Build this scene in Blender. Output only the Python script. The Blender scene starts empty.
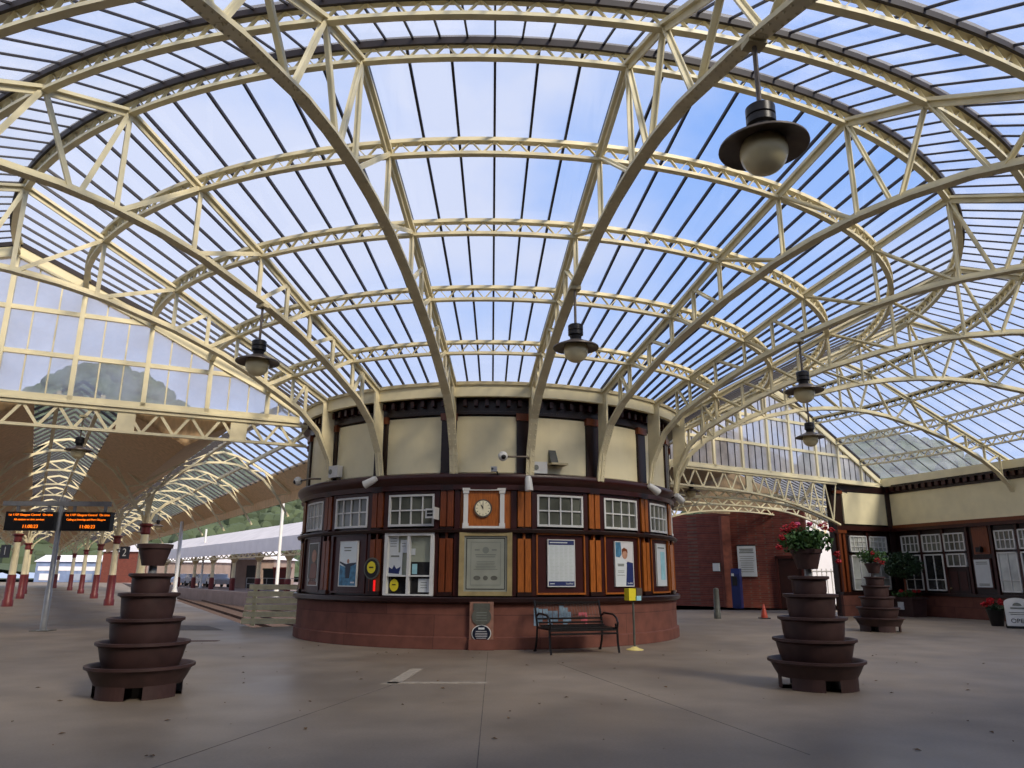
import bpy, math, random
from mathutils import Vector, Matrix
random.seed(7)
PI = math.pi; RAD = math.radians
C = bpy.context.scene.collection
sin, cos = math.sin, math.cos

# ------------------------------------------------------------------ materials
def srgb(r, g, b):
    f = lambda c: (c/255/12.92) if c <= 10.3 else ((c/255+.055)/1.055)**2.4
    return (f(r), f(g), f(b), 1)
def nd(nt, t, **k):
    n = nt.nodes.new(t)
    for a, b in k.items(): setattr(n, a, b)
    return n
def mat(name, col, rough=.6, var=.12, scale=6, bump=0, metal=0, spec=.4, stretch=(1,1,1), col2=None):
    m = bpy.data.materials.new(name); m.use_nodes = True; nt = m.node_tree
    b = nt.nodes['Principled BSDF']
    b.inputs['Roughness'].default_value = rough; b.inputs['Metallic'].default_value = metal
    b.inputs['Specular IOR Level'].default_value = spec
    tc = nd(nt, 'ShaderNodeTexCoord'); mp = nd(nt, 'ShaderNodeMapping'); mp.inputs['Scale'].default_value = stretch
    nt.links.new(tc.outputs['Object'], mp.inputs[0])
    no = nd(nt, 'ShaderNodeTexNoise'); no.inputs['Scale'].default_value = scale; no.inputs['Detail'].default_value = 5
    nt.links.new(mp.outputs[0], no.inputs['Vector'])
    mx = nd(nt, 'ShaderNodeMix', data_type='RGBA')
    c = srgb(*col); c2 = srgb(*col2) if col2 else tuple(x*(1-var*2.2) for x in c[:3])+(1,)
    c1 = c if col2 else tuple(min(1, x*(1+var)) for x in c[:3])+(1,)
    mx.inputs[6].default_value = c1; mx.inputs[7].default_value = c2
    rp = nd(nt, 'ShaderNodeMapRange'); rp.inputs[1].default_value = .35; rp.inputs[2].default_value = .7
    nt.links.new(no.outputs[0], rp.inputs[0]); nt.links.new(rp.outputs[0], mx.inputs[0])
    nt.links.new(mx.outputs[2], b.inputs['Base Color'])
    if bump:
        bp = nd(nt, 'ShaderNodeBump'); bp.inputs['Strength'].default_value = bump; bp.inputs['Distance'].default_value = .02
        nt.links.new(no.outputs[0], bp.inputs['Height']); nt.links.new(bp.outputs[0], b.inputs['Normal'])
    return m
def emis(name, col, s):
    m = bpy.data.materials.new(name); m.use_nodes = True
    b = m.node_tree.nodes['Principled BSDF']; b.inputs['Base Color'].default_value = srgb(*col)
    b.inputs['Emission Color'].default_value = srgb(*col); b.inputs['Emission Strength'].default_value = s
    return m
def glassmat(name, tint, frost, gloss=.05, frostcol=(.9,.93,.97,1), dif=0):
    m = bpy.data.materials.new(name); m.use_nodes = True; nt = m.node_tree
    nt.nodes.remove(nt.nodes['Principled BSDF']); out = nt.nodes['Material Output']
    tr = nd(nt, 'ShaderNodeBsdfTransparent'); tr.inputs[0].default_value = tint
    tl = nd(nt, 'ShaderNodeBsdfTranslucent'); tl.inputs[0].default_value = frostcol
    df = nd(nt, 'ShaderNodeBsdfDiffuse'); df.inputs[0].default_value = frostcol; md = nd(nt, 'ShaderNodeMixShader'); md.inputs[0].default_value = dif
    nt.links.new(tl.outputs[0], md.inputs[1]); nt.links.new(df.outputs[0], md.inputs[2])
    gl = nd(nt, 'ShaderNodeBsdfGlossy'); gl.inputs['Roughness'].default_value = .05
    tc = nd(nt, 'ShaderNodeTexCoord'); no = nd(nt, 'ShaderNodeTexNoise'); no.inputs['Scale'].default_value = 1.3; no.inputs['Detail'].default_value = 4
    nt.links.new(tc.outputs['Object'], no.inputs['Vector'])
    rp = nd(nt, 'ShaderNodeMapRange'); rp.inputs[1].default_value = .3; rp.inputs[2].default_value = .75
    rp.inputs[3].default_value = frost*.6; rp.inputs[4].default_value = min(1, frost*1.5)
    nt.links.new(no.outputs[0], rp.inputs[0])
    m1 = nd(nt, 'ShaderNodeMixShader'); nt.links.new(rp.outputs[0], m1.inputs[0])
    nt.links.new(tr.outputs[0], m1.inputs[1]); nt.links.new(md.outputs[0], m1.inputs[2])
    m2 = nd(nt, 'ShaderNodeMixShader'); m2.inputs[0].default_value = gloss
    nt.links.new(m1.outputs[0], m2.inputs[1]); nt.links.new(gl.outputs[0], m2.inputs[2])
    nt.links.new(m2.outputs[0], out.inputs[0])
    return m
def blockmat(name, c1, c2, mortar, bw, bh, msize, rough=.8, cyl=False, bump=.3, offset=.5, bias=0):
    """brick / stone courses; cyl: wrapped round a vertical axis"""
    m = mat(name, c1, rough); nt = m.node_tree; b = nt.nodes['Principled BSDF']
    tc = nd(nt, 'ShaderNodeTexCoord'); sp = nd(nt, 'ShaderNodeSeparateXYZ'); nt.links.new(tc.outputs['Object'], sp.inputs[0])
    cb = nd(nt, 'ShaderNodeCombineXYZ')
    if cyl:
        at = nd(nt, 'ShaderNodeMath', operation='ARCTAN2'); nt.links.new(sp.outputs[0], at.inputs[0])
        ng = nd(nt, 'ShaderNodeMath', operation='MULTIPLY'); ng.inputs[1].default_value = -1
        nt.links.new(sp.outputs[1], ng.inputs[0]); nt.links.new(ng.outputs[0], at.inputs[1])
        ml = nd(nt, 'ShaderNodeMath', operation='MULTIPLY'); ml.inputs[1].default_value = 5; nt.links.new(at.outputs[0], ml.inputs[0])
        nt.links.new(ml.outputs[0], cb.inputs[0])
    else:
        ad = nd(nt, 'ShaderNodeMath', operation='ADD'); nt.links.new(sp.outputs[0], ad.inputs[0]); nt.links.new(sp.outputs[1], ad.inputs[1])
        nt.links.new(ad.outputs[0], cb.inputs[0])
    nt.links.new(sp.outputs[2], cb.inputs[1])
    br = nd(nt, 'ShaderNodeTexBrick'); br.offset = offset
    br.inputs['Color1'].default_value = srgb(*c1); br.inputs['Color2'].default_value = srgb(*c2); br.inputs['Mortar'].default_value = srgb(*mortar)
    br.inputs['Scale'].default_value = 1; br.inputs['Mortar Size'].default_value = msize
    br.inputs['Brick Width'].default_value = bw; br.inputs['Row Height'].default_value = bh; br.inputs['Bias'].default_value = bias
    nt.links.new(cb.outputs[0], br.inputs['Vector'])
    no = nd(nt, 'ShaderNodeTexNoise'); no.inputs['Scale'].default_value = 4; no.inputs['Detail'].default_value = 6
    nt.links.new(tc.outputs['Object'], no.inputs['Vector'])
    rp = nd(nt, 'ShaderNodeMapRange'); rp.inputs[1].default_value = .3; rp.inputs[2].default_value = .7; rp.inputs[3].default_value = .75; rp.inputs[4].default_value = 1.15
    nt.links.new(no.outputs[0], rp.inputs[0])
    mx = nd(nt, 'ShaderNodeMix', data_type='RGBA', blend_type='MULTIPLY'); mx.inputs[0].default_value = 1
    nt.links.new(br.outputs[0], mx.inputs[6]); nt.links.new(rp.outputs[0], mx.inputs[7]); nt.links.new(mx.outputs[2], b.inputs['Base Color'])
    bp = nd(nt, 'ShaderNodeBump'); bp.inputs['Strength'].default_value = bump; bp.inputs['Distance'].default_value = .01
    nt.links.new(br.outputs[1], bp.inputs['Height']); bp.invert = True; nt.links.new(bp.outputs[0], b.inputs['Normal'])
    return m

M = {}
M['cream'] = mat('cream_paint', (222,210,172), .45, .07, 3)
M['cream_panel'] = mat('cream_boarding', (230,218,178), .35, .04, 2)
M['cream_dull'] = mat('weathered_cream', (190,176,138), .55, .1, 3)
M['dark_bar'] = mat('dark_glazing_bar', (46,42,46), .5, .1, 8)
M['flash'] = mat('dark_brown_flashing', (40,30,28), .6, .15, 5)
M['maroon'] = mat('maroon_paint', (54,20,16), .35, .12, 4)
M['maroon_dark'] = mat('dark_maroon_paint', (36,16,13), .35, .15, 4)
M['panel_maroon'] = mat('maroon_panel_paint', (56,20,19), .35, .06, 3)
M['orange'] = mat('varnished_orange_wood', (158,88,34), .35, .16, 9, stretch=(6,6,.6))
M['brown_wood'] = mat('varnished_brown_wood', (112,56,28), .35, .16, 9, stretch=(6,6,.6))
M['stone'] = blockmat('red_sandstone', (112,67,54), (100,58,47), (86,50,41), 2.2, .64, .008, cyl=True)
M['stone_flat'] = blockmat('red_sandstone_base', (100,58,46), (90,52,42), (74,43,36), 1.6, .38, .01)
M['pale_stone'] = mat('pale_pink_sandstone', (136,98,82), .8, .12, 9, .2)
M['brick'] = blockmat('red_brick', (122,56,42), (98,42,34), (104,74,62), .24, .085, .012, bump=.4)
M['white'] = mat('white_paint', (206,205,200), .4, .03, 3)
M['paper'] = mat('white_paper', (198,202,202), .6, .02, 3)
M['black'] = mat('black_paint', (22,21,22), .4, .1, 6)
M['black_metal'] = mat('black_metal', (30,27,27), .35, .1, 6, metal=.3)
M['lamp_metal'] = mat('dark_lamp_metal', (92,82,72), .4, .15, 8, metal=.2)
M['globe'] = mat('frosted_globe', (222,208,164), .25, .06, 3)
M['grey_metal'] = mat('galvanised_metal', (150,152,154), .4, .08, 5, metal=.4)
M['planter'] = mat('brown_plastic', (62,42,40), .55, .14, 5, .08)
M['soil'] = mat('dark_soil', (48,36,28), .95, .3, 20, .5)
M['leaf'] = mat('green_leaf', (66,96,46), .6, .3, 7, col2=(46,78,30))
M['leaf_dark'] = mat('dark_green_leaf', (40,66,34), .6, .3, 7, col2=(26,46,24))
M['red'] = mat('red_petal', (176,22,34), .6, .15, 20)
M['pink'] = mat('pink_petal', (200,70,110), .6, .2, 20)
M['wpane'] = mat('dim_window_pane', (96,98,88), .12, .2, 2, spec=.6)
M['wpane_dark'] = mat('dark_window_pane', (44,44,44), .08, .3, 2, spec=.6)
M['wpane_lit'] = mat('pale_window_pane', (176,178,170), .1, .25, 1.2, spec=.6)
M['blind'] = mat('grey_green_blind', (150,154,136), .7, .05, 2)
M['gold'] = mat('dull_gold_frame', (150,134,94), .45, .1, 6)
M['silver'] = mat('silver_grey_print', (138,140,128), .4, .06, 3)
M['grey_ink'] = mat('grey_ink', (112,116,108), .6, .05, 4)
M['navy'] = mat('navy_ink', (30,42,92), .5, .05, 4)
M['navy_dark'] = mat('navy_enamel', (20,26,44), .35, .05, 4)
M['teal'] = mat('pale_teal_ink', (150,196,204), .5, .12, 4)
M['skyblue'] = mat('poster_blue', (70,120,150), .5, .25, 9)
M['yellow'] = mat('yellow_sign', (222,204,44), .5, .05, 5)
M['skin'] = mat('poster_skin_tone', (172,128,104), .5, .15, 7)
M['red_light'] = emis('red_lit_strip', (235,26,26), .6)
M['amber'] = emis('amber_led', (255,120,20), 1.6)
M['bronze'] = mat('green_bronze', (86,86,78), .45, .12, 7)
M['clockface'] = mat('cream_dial', (222,214,182), .4, .03, 4)
M['roof_board'] = mat('tan_roof_boarding', (212,178,134), .6, .1, 4, stretch=(3,3,1))
M['column_red'] = mat('dark_red_column', (104,36,34), .45, .1, 5)
M['grey_roof'] = mat('pale_grey_roofing', (196,192,192), .6, .06, 1)
M['grey_brown'] = mat('grey_brown_cladding', (150,132,122), .7, .08, 1)
M['white_clad'] = mat('white_cladding', (226,224,226), .6, .03, 1)
M['blue_clad'] = mat('blue_cladding', (120,138,172), .6, .1, 1)
M['fence'] = mat('cream_fence_board', (240,230,186), .6, .08, 5)
M['blue_box'] = mat('blue_machine', (26,36,84), .4, .08, 3)
M['cone'] = mat('orange_cone', (168,58,32), .5, .1, 6)
M['sanit'] = mat('cream_plastic', (226,206,130), .5, .04, 5)
M['ballast'] = mat('rusty_ballast', (98,74,58), .95, .35, 18, .6, col2=(60,48,40))
M['pit_wall'] = mat('dark_pit_wall', (88,76,66), .9, .25, 3, .3)
M['hill'] = mat('wooded_hillside', (82,94,66), .95, .3, .08, col2=(58,70,52))
M['car_white'] = mat('white_car_paint', (214,216,220), .3, .03, 3)
M['car_blue'] = mat('grey_car_paint', (150,160,176), .3, .03, 3)
M['tyre'] = mat('tyre_rubber', (28,28,28), .8, .1, 9)
M['graf_blue'] = mat('faded_blue_paint', (120,142,160), .8, .2, 9)
M['graf_pink'] = mat('faded_pink_paint', (190,92,100), .8, .2, 9)
M['faded'] = mat('faded_white_paint', (148,136,120), .85, .15, 12)
M['leaf_litter'] = mat('dry_leaf', (104,76,48), .9, .4, 20)
M['glass_in'] = glassmat('clear_roof_glass', (.93,.96,1,1), .07)
M['glass_out'] = glassmat('ribbed_roof_glass', (.80,.86,.93,1), .26, frostcol=(.62,.64,.68,1))
M['glass_screen'] = glassmat('obscured_screen_glass', (.92,.93,.97,1), .5)
M['glass_screen_r'] = glassmat('hazy_screen_glass', (.92,.92,.94,1), .72, frostcol=(.95,.9,.87,1), dif=.45)

# ------------------------------------------------------------------ mesh helper
class MB:
    def __init__(s): s.v = []; s.f = []
    def add(s, vs, fs):
        o = len(s.v); s.v += [tuple(p) for p in vs]; s.f += [tuple(i+o for i in f) for f in fs]; return s
    def hexa(s, p):
        return s.add(p, [(0,3,2,1),(4,5,6,7),(0,1,5,4),(1,2,6,5),(2,3,7,6),(3,0,4,7)])
    def box(s, x0, x1, y0, y1, z0, z1):
        return s.hexa([(x0,y0,z0),(x1,y0,z0),(x1,y1,z0),(x0,y1,z0),(x0,y0,z1),(x1,y0,z1),(x1,y1,z1),(x0,y1,z1)])
    def beam(s, p, q, w, h, up=(0,0,1)):
        p = Vector(p); q = Vector(q); d = (q-p).normalized(); up = Vector(up)
        a = d.cross(up)
        if a.length < 1e-4: a = d.cross(Vector((1,0,0)))
        a.normalize(); b = a.cross(d).normalized(); a = a*w/2; b = b*h/2
        return s.hexa([p-a-b, p+a-b, p+a+b, p-a+b, q-a-b, q+a-b, q+a+b, q-a+b])
    def path(s, pts, w, h, up=(0,0,1), close=False):
        """flat bar swept along points, up fixed"""
        n = len(pts); P = [Vector(p) for p in pts]; up = Vector(up); rings = []
        for i in range(n):
            d = (P[min(i+1,n-1)]-P[max(i-1,0)]).normalized(); a = d.cross(up).normalized(); b = a.cross(d).normalized()
            a *= w/2; b *= h/2; rings += [P[i]-a-b, P[i]+a-b, P[i]+a+b, P[i]-a+b]
        fs = [(0,3,2,1), (4*n-4,4*n-3,4*n-2,4*n-1)]
        for i in range(n-1):
            for k in range(4):
                j = (k+1) % 4; fs.append((4*i+k, 4*i+j, 4*i+4+j, 4*i+4+k))
        return s.add(rings, fs)
    def tube(s, pts, r, n=8):
        P = [Vector(p) for p in pts]; m = len(P); rs = r if isinstance(r, (list, tuple)) else [r]*m
        vs = []; ref = None
        for i in range(m):
            d = (P[min(i+1,m-1)]-P[max(i-1,0)]).normalized()
            if ref is None: ref = d.orthogonal().normalized()
            ref = (ref-d*ref.dot(d)).normalized(); b = d.cross(ref)
            for k in range(n):
                a = 2*PI*k/n; vs.append(P[i]+(ref*cos(a)+b*sin(a))*rs[i])
        fs = [tuple(reversed(range(n))), tuple(range((m-1)*n, m*n))]
        for i in range(m-1):
            for k in range(n):
                j = (k+1) % n; fs.append((i*n+k, i*n+j, (i+1)*n+j, (i+1)*n+k))
        return s.add(vs, fs)
    def lathe(s, prof, n=32, c=(0,0,0), a0=0, a1=360):
        full = abs(a1-a0-360) < 1e-6; m = n if full else n+1; vs = []
        for k in range(m):
            a = RAD(a0+(a1-a0)*k/n)
            for r, z in prof: vs.append((c[0]+r*cos(a), c[1]+r*sin(a), c[2]+z))
        L = len(prof); fs = []
        for k in range(n):
            k2 = (k+1) % m
            for i in range(L-1): fs.append((k*L+i, k2*L+i, k2*L+i+1, k*L+i+1))
        return s.add(vs, fs)
    def cb(s, r0, r1, t0, t1, z0, z1, seg=None):
        """box bent round the z axis, angle t in degrees measured from -y towards +x"""
        seg = seg or max(1, int(abs(t1-t0)/2.5)); vs = []; fs = []
        for i in range(seg+1):
            t = RAD(t0+(t1-t0)*i/seg); S, K = sin(t), -cos(t)
            vs += [(r0*S,r0*K,z0), (r1*S,r1*K,z0), (r1*S,r1*K,z1), (r0*S,r0*K,z1)]
        for i in range(seg):
            for k in range(4):
                j = (k+1) % 4; fs.append((4*i+k, 4*i+4+k, 4*i+4+j, 4*i+j))
        e = 4*seg; fs += [(0,1,2,3), (e+3,e+2,e+1,e)]
        return s.add(vs, fs)
    def poly(s, pts, n, thick):
        """flat outline with thickness along n"""
        P = [Vector(p) for p in pts]; d = Vector(n).normalized()*thick; m = len(P)
        return s.add(P+[p+d for p in P], [tuple(reversed(range(m))), tuple(range(m, 2*m))]+[(i,(i+1)%m,m+(i+1)%m,m+i) for i in range(m)])
    def ball(s, c, r, n=10, m=7, sz=(1,1,1), z0=-1, z1=1):
        prof = []
        for i in range(m+1):
            t = math.asin(z0)+(math.asin(z1)-math.asin(z0))*i/m; prof.append((cos(t), sin(t)))
        o = len(s.v); s.lathe(prof, n)
        for i in range(o, len(s.v)):
            x, y, z = s.v[i]; s.v[i] = (c[0]+x*r*sz[0], c[1]+y*r*sz[1], c[2]+z*r*sz[2])
        return s
    def leaves(s, c, rad, n, size, flat=.5, shell=.5):
        for _ in range(n):
            u = Vector((random.gauss(0,1), random.gauss(0,1), random.gauss(0,1))).normalized()*(shell+(1-shell)*random.random())
            p = Vector((c[0]+u.x*rad[0], c[1]+u.y*rad[1], c[2]+u.z*rad[2]))
            a = Vector((random.gauss(0,1), random.gauss(0,1), random.gauss(0,flat))).normalized(); b = a.orthogonal().normalized()
            q = random.random()*6.28; b = (b*cos(q)+a.cross(b)*sin(q)); k = size*(.6+.8*random.random())
            s.add([p-a*k, p+b*k*.6+a*k*.1, p+a*k, p-b*k*.6+a*k*.1], [(0,1,2,3)])
        return s
    def build(s, name, m, parent=None, smooth=False, loc=(0,0,0), rot=0):
        me = bpy.data.meshes.new(name); me.from_pydata(s.v, [], s.f); me.materials.append(m)
        if smooth:
            for p in me.polygons: p.use_smooth = True
            me.set_sharp_from_angle(angle=RAD(38))
        o = bpy.data.objects.new(name, me); C.objects.link(o); o.parent = parent
        o.location = loc; o.rotation_euler = (0,0,rot)
        return o
def mb(): return MB()
def tag(o, label, cat, group=None, kind=None):
    o['label'] = label; o['category'] = cat
    if group: o['group'] = group
    if kind: o['kind'] = kind
    return o
def empty(name, label, cat, loc=(0,0,0), rot=0, group=None):
    o = bpy.data.objects.new(name, None); C.objects.link(o); o.location = loc; o.rotation_euler = (0,0,rot); o.empty_display_size = .1
    return tag(o, label, cat, group)
def struct(o): o['kind'] = 'structure'; return o
def copy(o, parent=None, **k):
    c = o.copy(); C.objects.link(c); c.parent = parent
    for ch in list(o.children): copy(ch, c)
    return c
def text(s, size, m, parent, loc, rot=(PI/2,0,0), name='lettering', ext=.002, align='CENTER'):
    cu = bpy.data.curves.new(name, 'FONT'); cu.body = s; cu.size = size; cu.extrude = ext; cu.align_x = align; cu.align_y = 'CENTER'
    t = bpy.data.objects.new(name, cu); dg = bpy.context.evaluated_depsgraph_get()
    C.objects.link(t); dg = bpy.context.evaluated_depsgraph_get(); me = bpy.data.meshes.new_from_object(t.evaluated_get(dg))
    C.objects.unlink(t); bpy.data.objects.remove(t); me.name = name
    me.materials.clear(); me.materials.append(m)
    o = bpy.data.objects.new(name, me); C.objects.link(o); o.parent = parent; o.location = loc; o.rotation_euler = rot
    return o
def pol(r, t, z=0): return Vector((r*sin(RAD(t)), -r*cos(RAD(t)), z))
KX = -.08          # kiosk axis

# ------------------------------------------------------------------ camera
cam = bpy.data.cameras.new('camera'); co = bpy.data.objects.new('camera', cam); C.objects.link(co)
f, p, yw, rl = 740., RAD(14.51), RAD(1.488), RAD(.236)
cam.sensor_fit = 'HORIZONTAL'; cam.sensor_width = 36; cam.lens = f/1024*36; cam.clip_end = 2000; cam.clip_start = .05
Rx = Vector((cos(yw), -sin(yw), 0)); Y1 = Vector((sin(yw), cos(yw), 0)); Z = Vector((0,0,1))
Dv = Y1*cos(p)+Z*sin(p); U = Z*cos(p)-Y1*sin(p)
R_ = Rx*cos(rl)+U*sin(rl); U_ = U*cos(rl)-Rx*sin(rl)
mw = Matrix.Identity(4)
for i in range(3): mw[i][0] = R_[i]; mw[i][1] = U_[i]; mw[i][2] = -Dv[i]
mw.translation = Vector((0,-20,1.4)); co.matrix_world = mw
bpy.context.scene.camera = co

# ------------------------------------------------------------------ roof geometry
SP = 18.95
RIBT = [-48.1,-29.1,-9.3,9.05,28.05,47.0,65.96,84.9,103.86]
TL, TR = -65.5, 121.0
EDGES = [TL]+RIBT+[TR]
RINGS = [(5.98,5.65),(7.31,6.27),(8.64,6.93),(10.06,7.55),(11.44,8.15),(12.68,7.75),(14.16,7.01),(15.5,6.34),(16.9,5.64)]
PROF = [(5.0,5.33)]+[(r, z+.27) for r, z in RINGS]+[(18.25,5.22)]
def roofz(r):
    for (a, b), (c, d) in zip(PROF, PROF[1:]):
        if r <= c: return b+(d-b)*(r-a)/(c-a)
    return PROF[-1][1]
LOW = [(4.88,3.35),(4.98,3.9),(5.3,4.5),(5.75,4.9),(6.25,5.17),(6.9,5.5),(7.6,5.8),(8.6,6.12),(9.9,6.42),(10.7,6.52),(11.5,6.56),(12.3,6.53),(13.1,6.43),(14.4,6.12),(15.4,5.8),(16.1,5.5),(16.75,5.17),(17.3,4.8),(17.7,4.4),(18.0,3.9),(18.1,3.35)]
def lowz(r):
    for (a, b), (c, d) in zip(LOW, LOW[1:]):
        if a <= r <= c: return b+(d-b)*(r-a)/(c-a)
# panes and bars, bay by bay
ordn = ['first','second','third','fourth','fifth','sixth','seventh','eighth','ninth','tenth']
barI = mb(); pp = [q for q in PROF if q[0] <= 11.5]
barI.path([(0,-r,z+.01) for r, z in pp], .036, .05); barI = barI.build('glazing_bar', M['dark_bar'])
ppo = [q for q in PROF if q[0] >= 11.4]
barO = mb().path([(0,-r,z+.01) for r, z in ppo], .026, .03).build('glazing_bar', M['dark_bar'])
first = {'i': barI, 'o': barO}; used = set()
def bar(kind, t, parent):
    o = first[kind]
    if kind in used: o = o.copy(); C.objects.link(o)
    used.add(kind); o.parent = parent; o.rotation_euler = (0,0,RAD(t))
for bi, (t0, t1) in enumerate(zip(EDGES, EDGES[1:])):
    if bi == 0: ceil_name = 'ceiling'
    def panes(prof, n):
        m = mb()
        for i in range(n):
            a, b = t0+(t1-t0)*i/n, t0+(t1-t0)*(i+1)/n
            for (r0, z0), (r1, z1) in zip(prof, prof[1:]):
                m.add([pol(r0,a,z0+.02), pol(r0,b,z0+.02), pol(r1,b,z1+.02), pol(r1,a,z1+.02)], [(0,1,2,3)])
        return m
    ce = struct(panes(pp, 6).build('ceiling', M['glass_in']))
    panes(ppo, 10).build('outer_slope_glass', M['glass_out'], ce)
    for i in range(6): bar('i', t0+(t1-t0)*i/6, ce)
    for i in range(10): bar('o', t0+(t1-t0)*i/10, ce)

# radial trusses (one mesh set, copied round)
def make_truss():
    up = [(4.98,5.2)]+[(r, z+.06) for r, z in RINGS]+[(18.15,5.06)]
    parts = []
    m = mb(); m.path([(0,-r,z) for r, z in up], .13, .05); m.path([(0,-r,z-.06) for r, z in up], .03, .1); parts.append(('top_chord', m))
    m = mb(); m.path([(0,-r,z) for r, z in LOW], .17, .045); m.path([(0,-r,z+.05) for r, z in LOW], .03, .1); low_m = m
    L = []
    for (a, b), (c, d) in zip(LOW, LOW[1:]):
        n = max(1, int(math.hypot(c-a, d-b)/.11))
        for i in range(n): L.append((a+(c-a)*i/n, b+(d-b)*i/n, math.atan2(d-b, c-a)))
    for r, z, a in L:
        for s in (-.055, .055):
            r2, z2 = r+sin(a)*.024, z-cos(a)*.024
            m.add([(s-.014,-r2+.014*cos(a),z2-.014*sin(a)),(s+.014,-r2+.014*cos(a),z2-.014*sin(a)),(s+.014,-r2-.014*cos(a),z2+.014*sin(a)),(s-.014,-r2-.014*cos(a),z2+.014*sin(a)),(s,-r2-.016*sin(a),z2-.016*cos(a))],[(0,1,4),(1,2,4),(2,3,4),(3,0,4)])
    parts.append(('bottom_chord', low_m))
    nodes = [5.65,5.98,6.62,7.31,7.95,8.64,10.06,11.44]
    uz = lambda r: next(b+(d-b)*(r-a)/(c-a) for (a,b),(c,d) in zip(up, up[1:]) if a <= r <= c)
    st = []
    for i, r in enumerate(nodes):
        st.append(((r,uz(r)),(r,lowz(r))))
        if i+1 < len(nodes): st.append(((r,uz(r)),(nodes[i+1]-.03,lowz(nodes[i+1]))))
    feet = [12.06, 13.42, 14.83]; tops = [11.44,12.68,14.16,15.5]
    for i, q in enumerate(feet):
        st.append(((tops[i],uz(tops[i])),(q-.06,lowz(q)))); st.append(((tops[i+1],uz(tops[i+1])),(q+.06,lowz(q))))
    nodes = [15.5,16.2,16.9,17.5]
    for i, r in enumerate(nodes):
        st.append(((r,uz(r)),(r,lowz(r))))
        if i: st.append(((r,uz(r)),(nodes[i-1]+.03,lowz(nodes[i-1]))))
    for (r0,z0),(r1,z1) in st:
        m = mb(); m.beam((0,-r0,z0),(0,-r1,z1), .075, .02, (0,1,.01)); m.beam((.028,-r0,z0),(.028,-r1,z1), .015, .075, (0,1,.01)); parts.append(('web_strut', m))
    # gusset where the truss meets the kiosk: solid riveted plate
    m = mb(); m.poly([(.02,-4.86,3.5),(.02,-5.0,4.05),(.02,-5.18,4.45),(.02,-5.2,5.25),(.02,-4.9,5.25)], (-1,0,0), .04); parts.append(('bracket_plate', m))
    return parts
TP = make_truss()
tl = ['nearest the glazed gable over the platforms','second to the left of the clock','springing just left of the kiosk clock','springing just right of the clock with two lamps','second to the right of the clock',
      'third to the right of the clock','fourth to the right of the clock','fifth to the right of the clock','ending on the tearoom wall by the pier gable']
tr0 = None
for t, lb in zip(RIBT, tl):
    if tr0 is None:
        e = empty('roof_truss', '', 'truss')
        for n, m in TP: m.build(n, M['cream'], e)
        tr0 = e
    else: e = copy(tr0)
    e.rotation_euler = (0,0,RAD(t)); tag(e, 'cream riveted arched steel roof truss '+lb, 'truss', 'arched roof trusses')

# ring girders (curved lattice purlins)
for ri, (r, z) in enumerate(RINGS):
    lab = 'curved cream lattice ring girder under the glass, '+(ordn[ri]+' out from the kiosk eaves' if ri else 'closest round the kiosk eaves')
    if ri == 4: lab = 'curved cream lattice ring girder along the ridge of the glass roof'
    e = empty('ring_girder', lab, 'girder', group='curved lattice ring girders')
    m = mb().cb(r-.05, r+.05, TL, TR, z-.02, z+.03, 90); m.build('bottom_rail', M['cream'], e)
    m = mb().cb(r-.06, r+.06, TL, TR, z+.2, z+.26, 90); m.build('top_rail', M['cream'], e)
    if ri in (4,5,6):
        mb().cb(r+.06, r+.1, TL, TR, z+.16, z+.285, 90).build('dark_flashing', M['flash'], e)
    for t0, t1 in zip(EDGES, EDGES[1:]):
        n = max(4, int(round(RAD(t1-t0)*r/.34))); m = mb()
        for i in range(n):
            a, b = t0+(t1-t0)*i/n, t0+(t1-t0)*(i+1)/n; c = (a+b)/2
            m.beam(pol(r,a,z+.02), pol(r,c,z+.22), .012, .05, pol(1,c)); m.beam(pol(r,c,z+.22), pol(r,b,z+.02), .012, .05, pol(1,c))
        m.build('lattice', M['cream'], e)
# eaves beams
e = empty('eaves_beam', 'cream curved eaves beam along the top of the kiosk', 'beam')
mb().cb(4.98, 5.08, TL, TR, 5.0, 5.24, 90).build('beam', M['cream_panel'], e)
mb().cb(4.9, 5.12, TL, TR, 5.24, 5.31, 90).build('gutter', M['cream_dull'], e)
e = empty('eaves_beam', 'cream eaves beam along the top of the tearoom wall', 'beam')
mb().cb(18.1, 18.25, 78, TR, 4.88, 5.16, 50).build('beam', M['cream_panel'], e)

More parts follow.
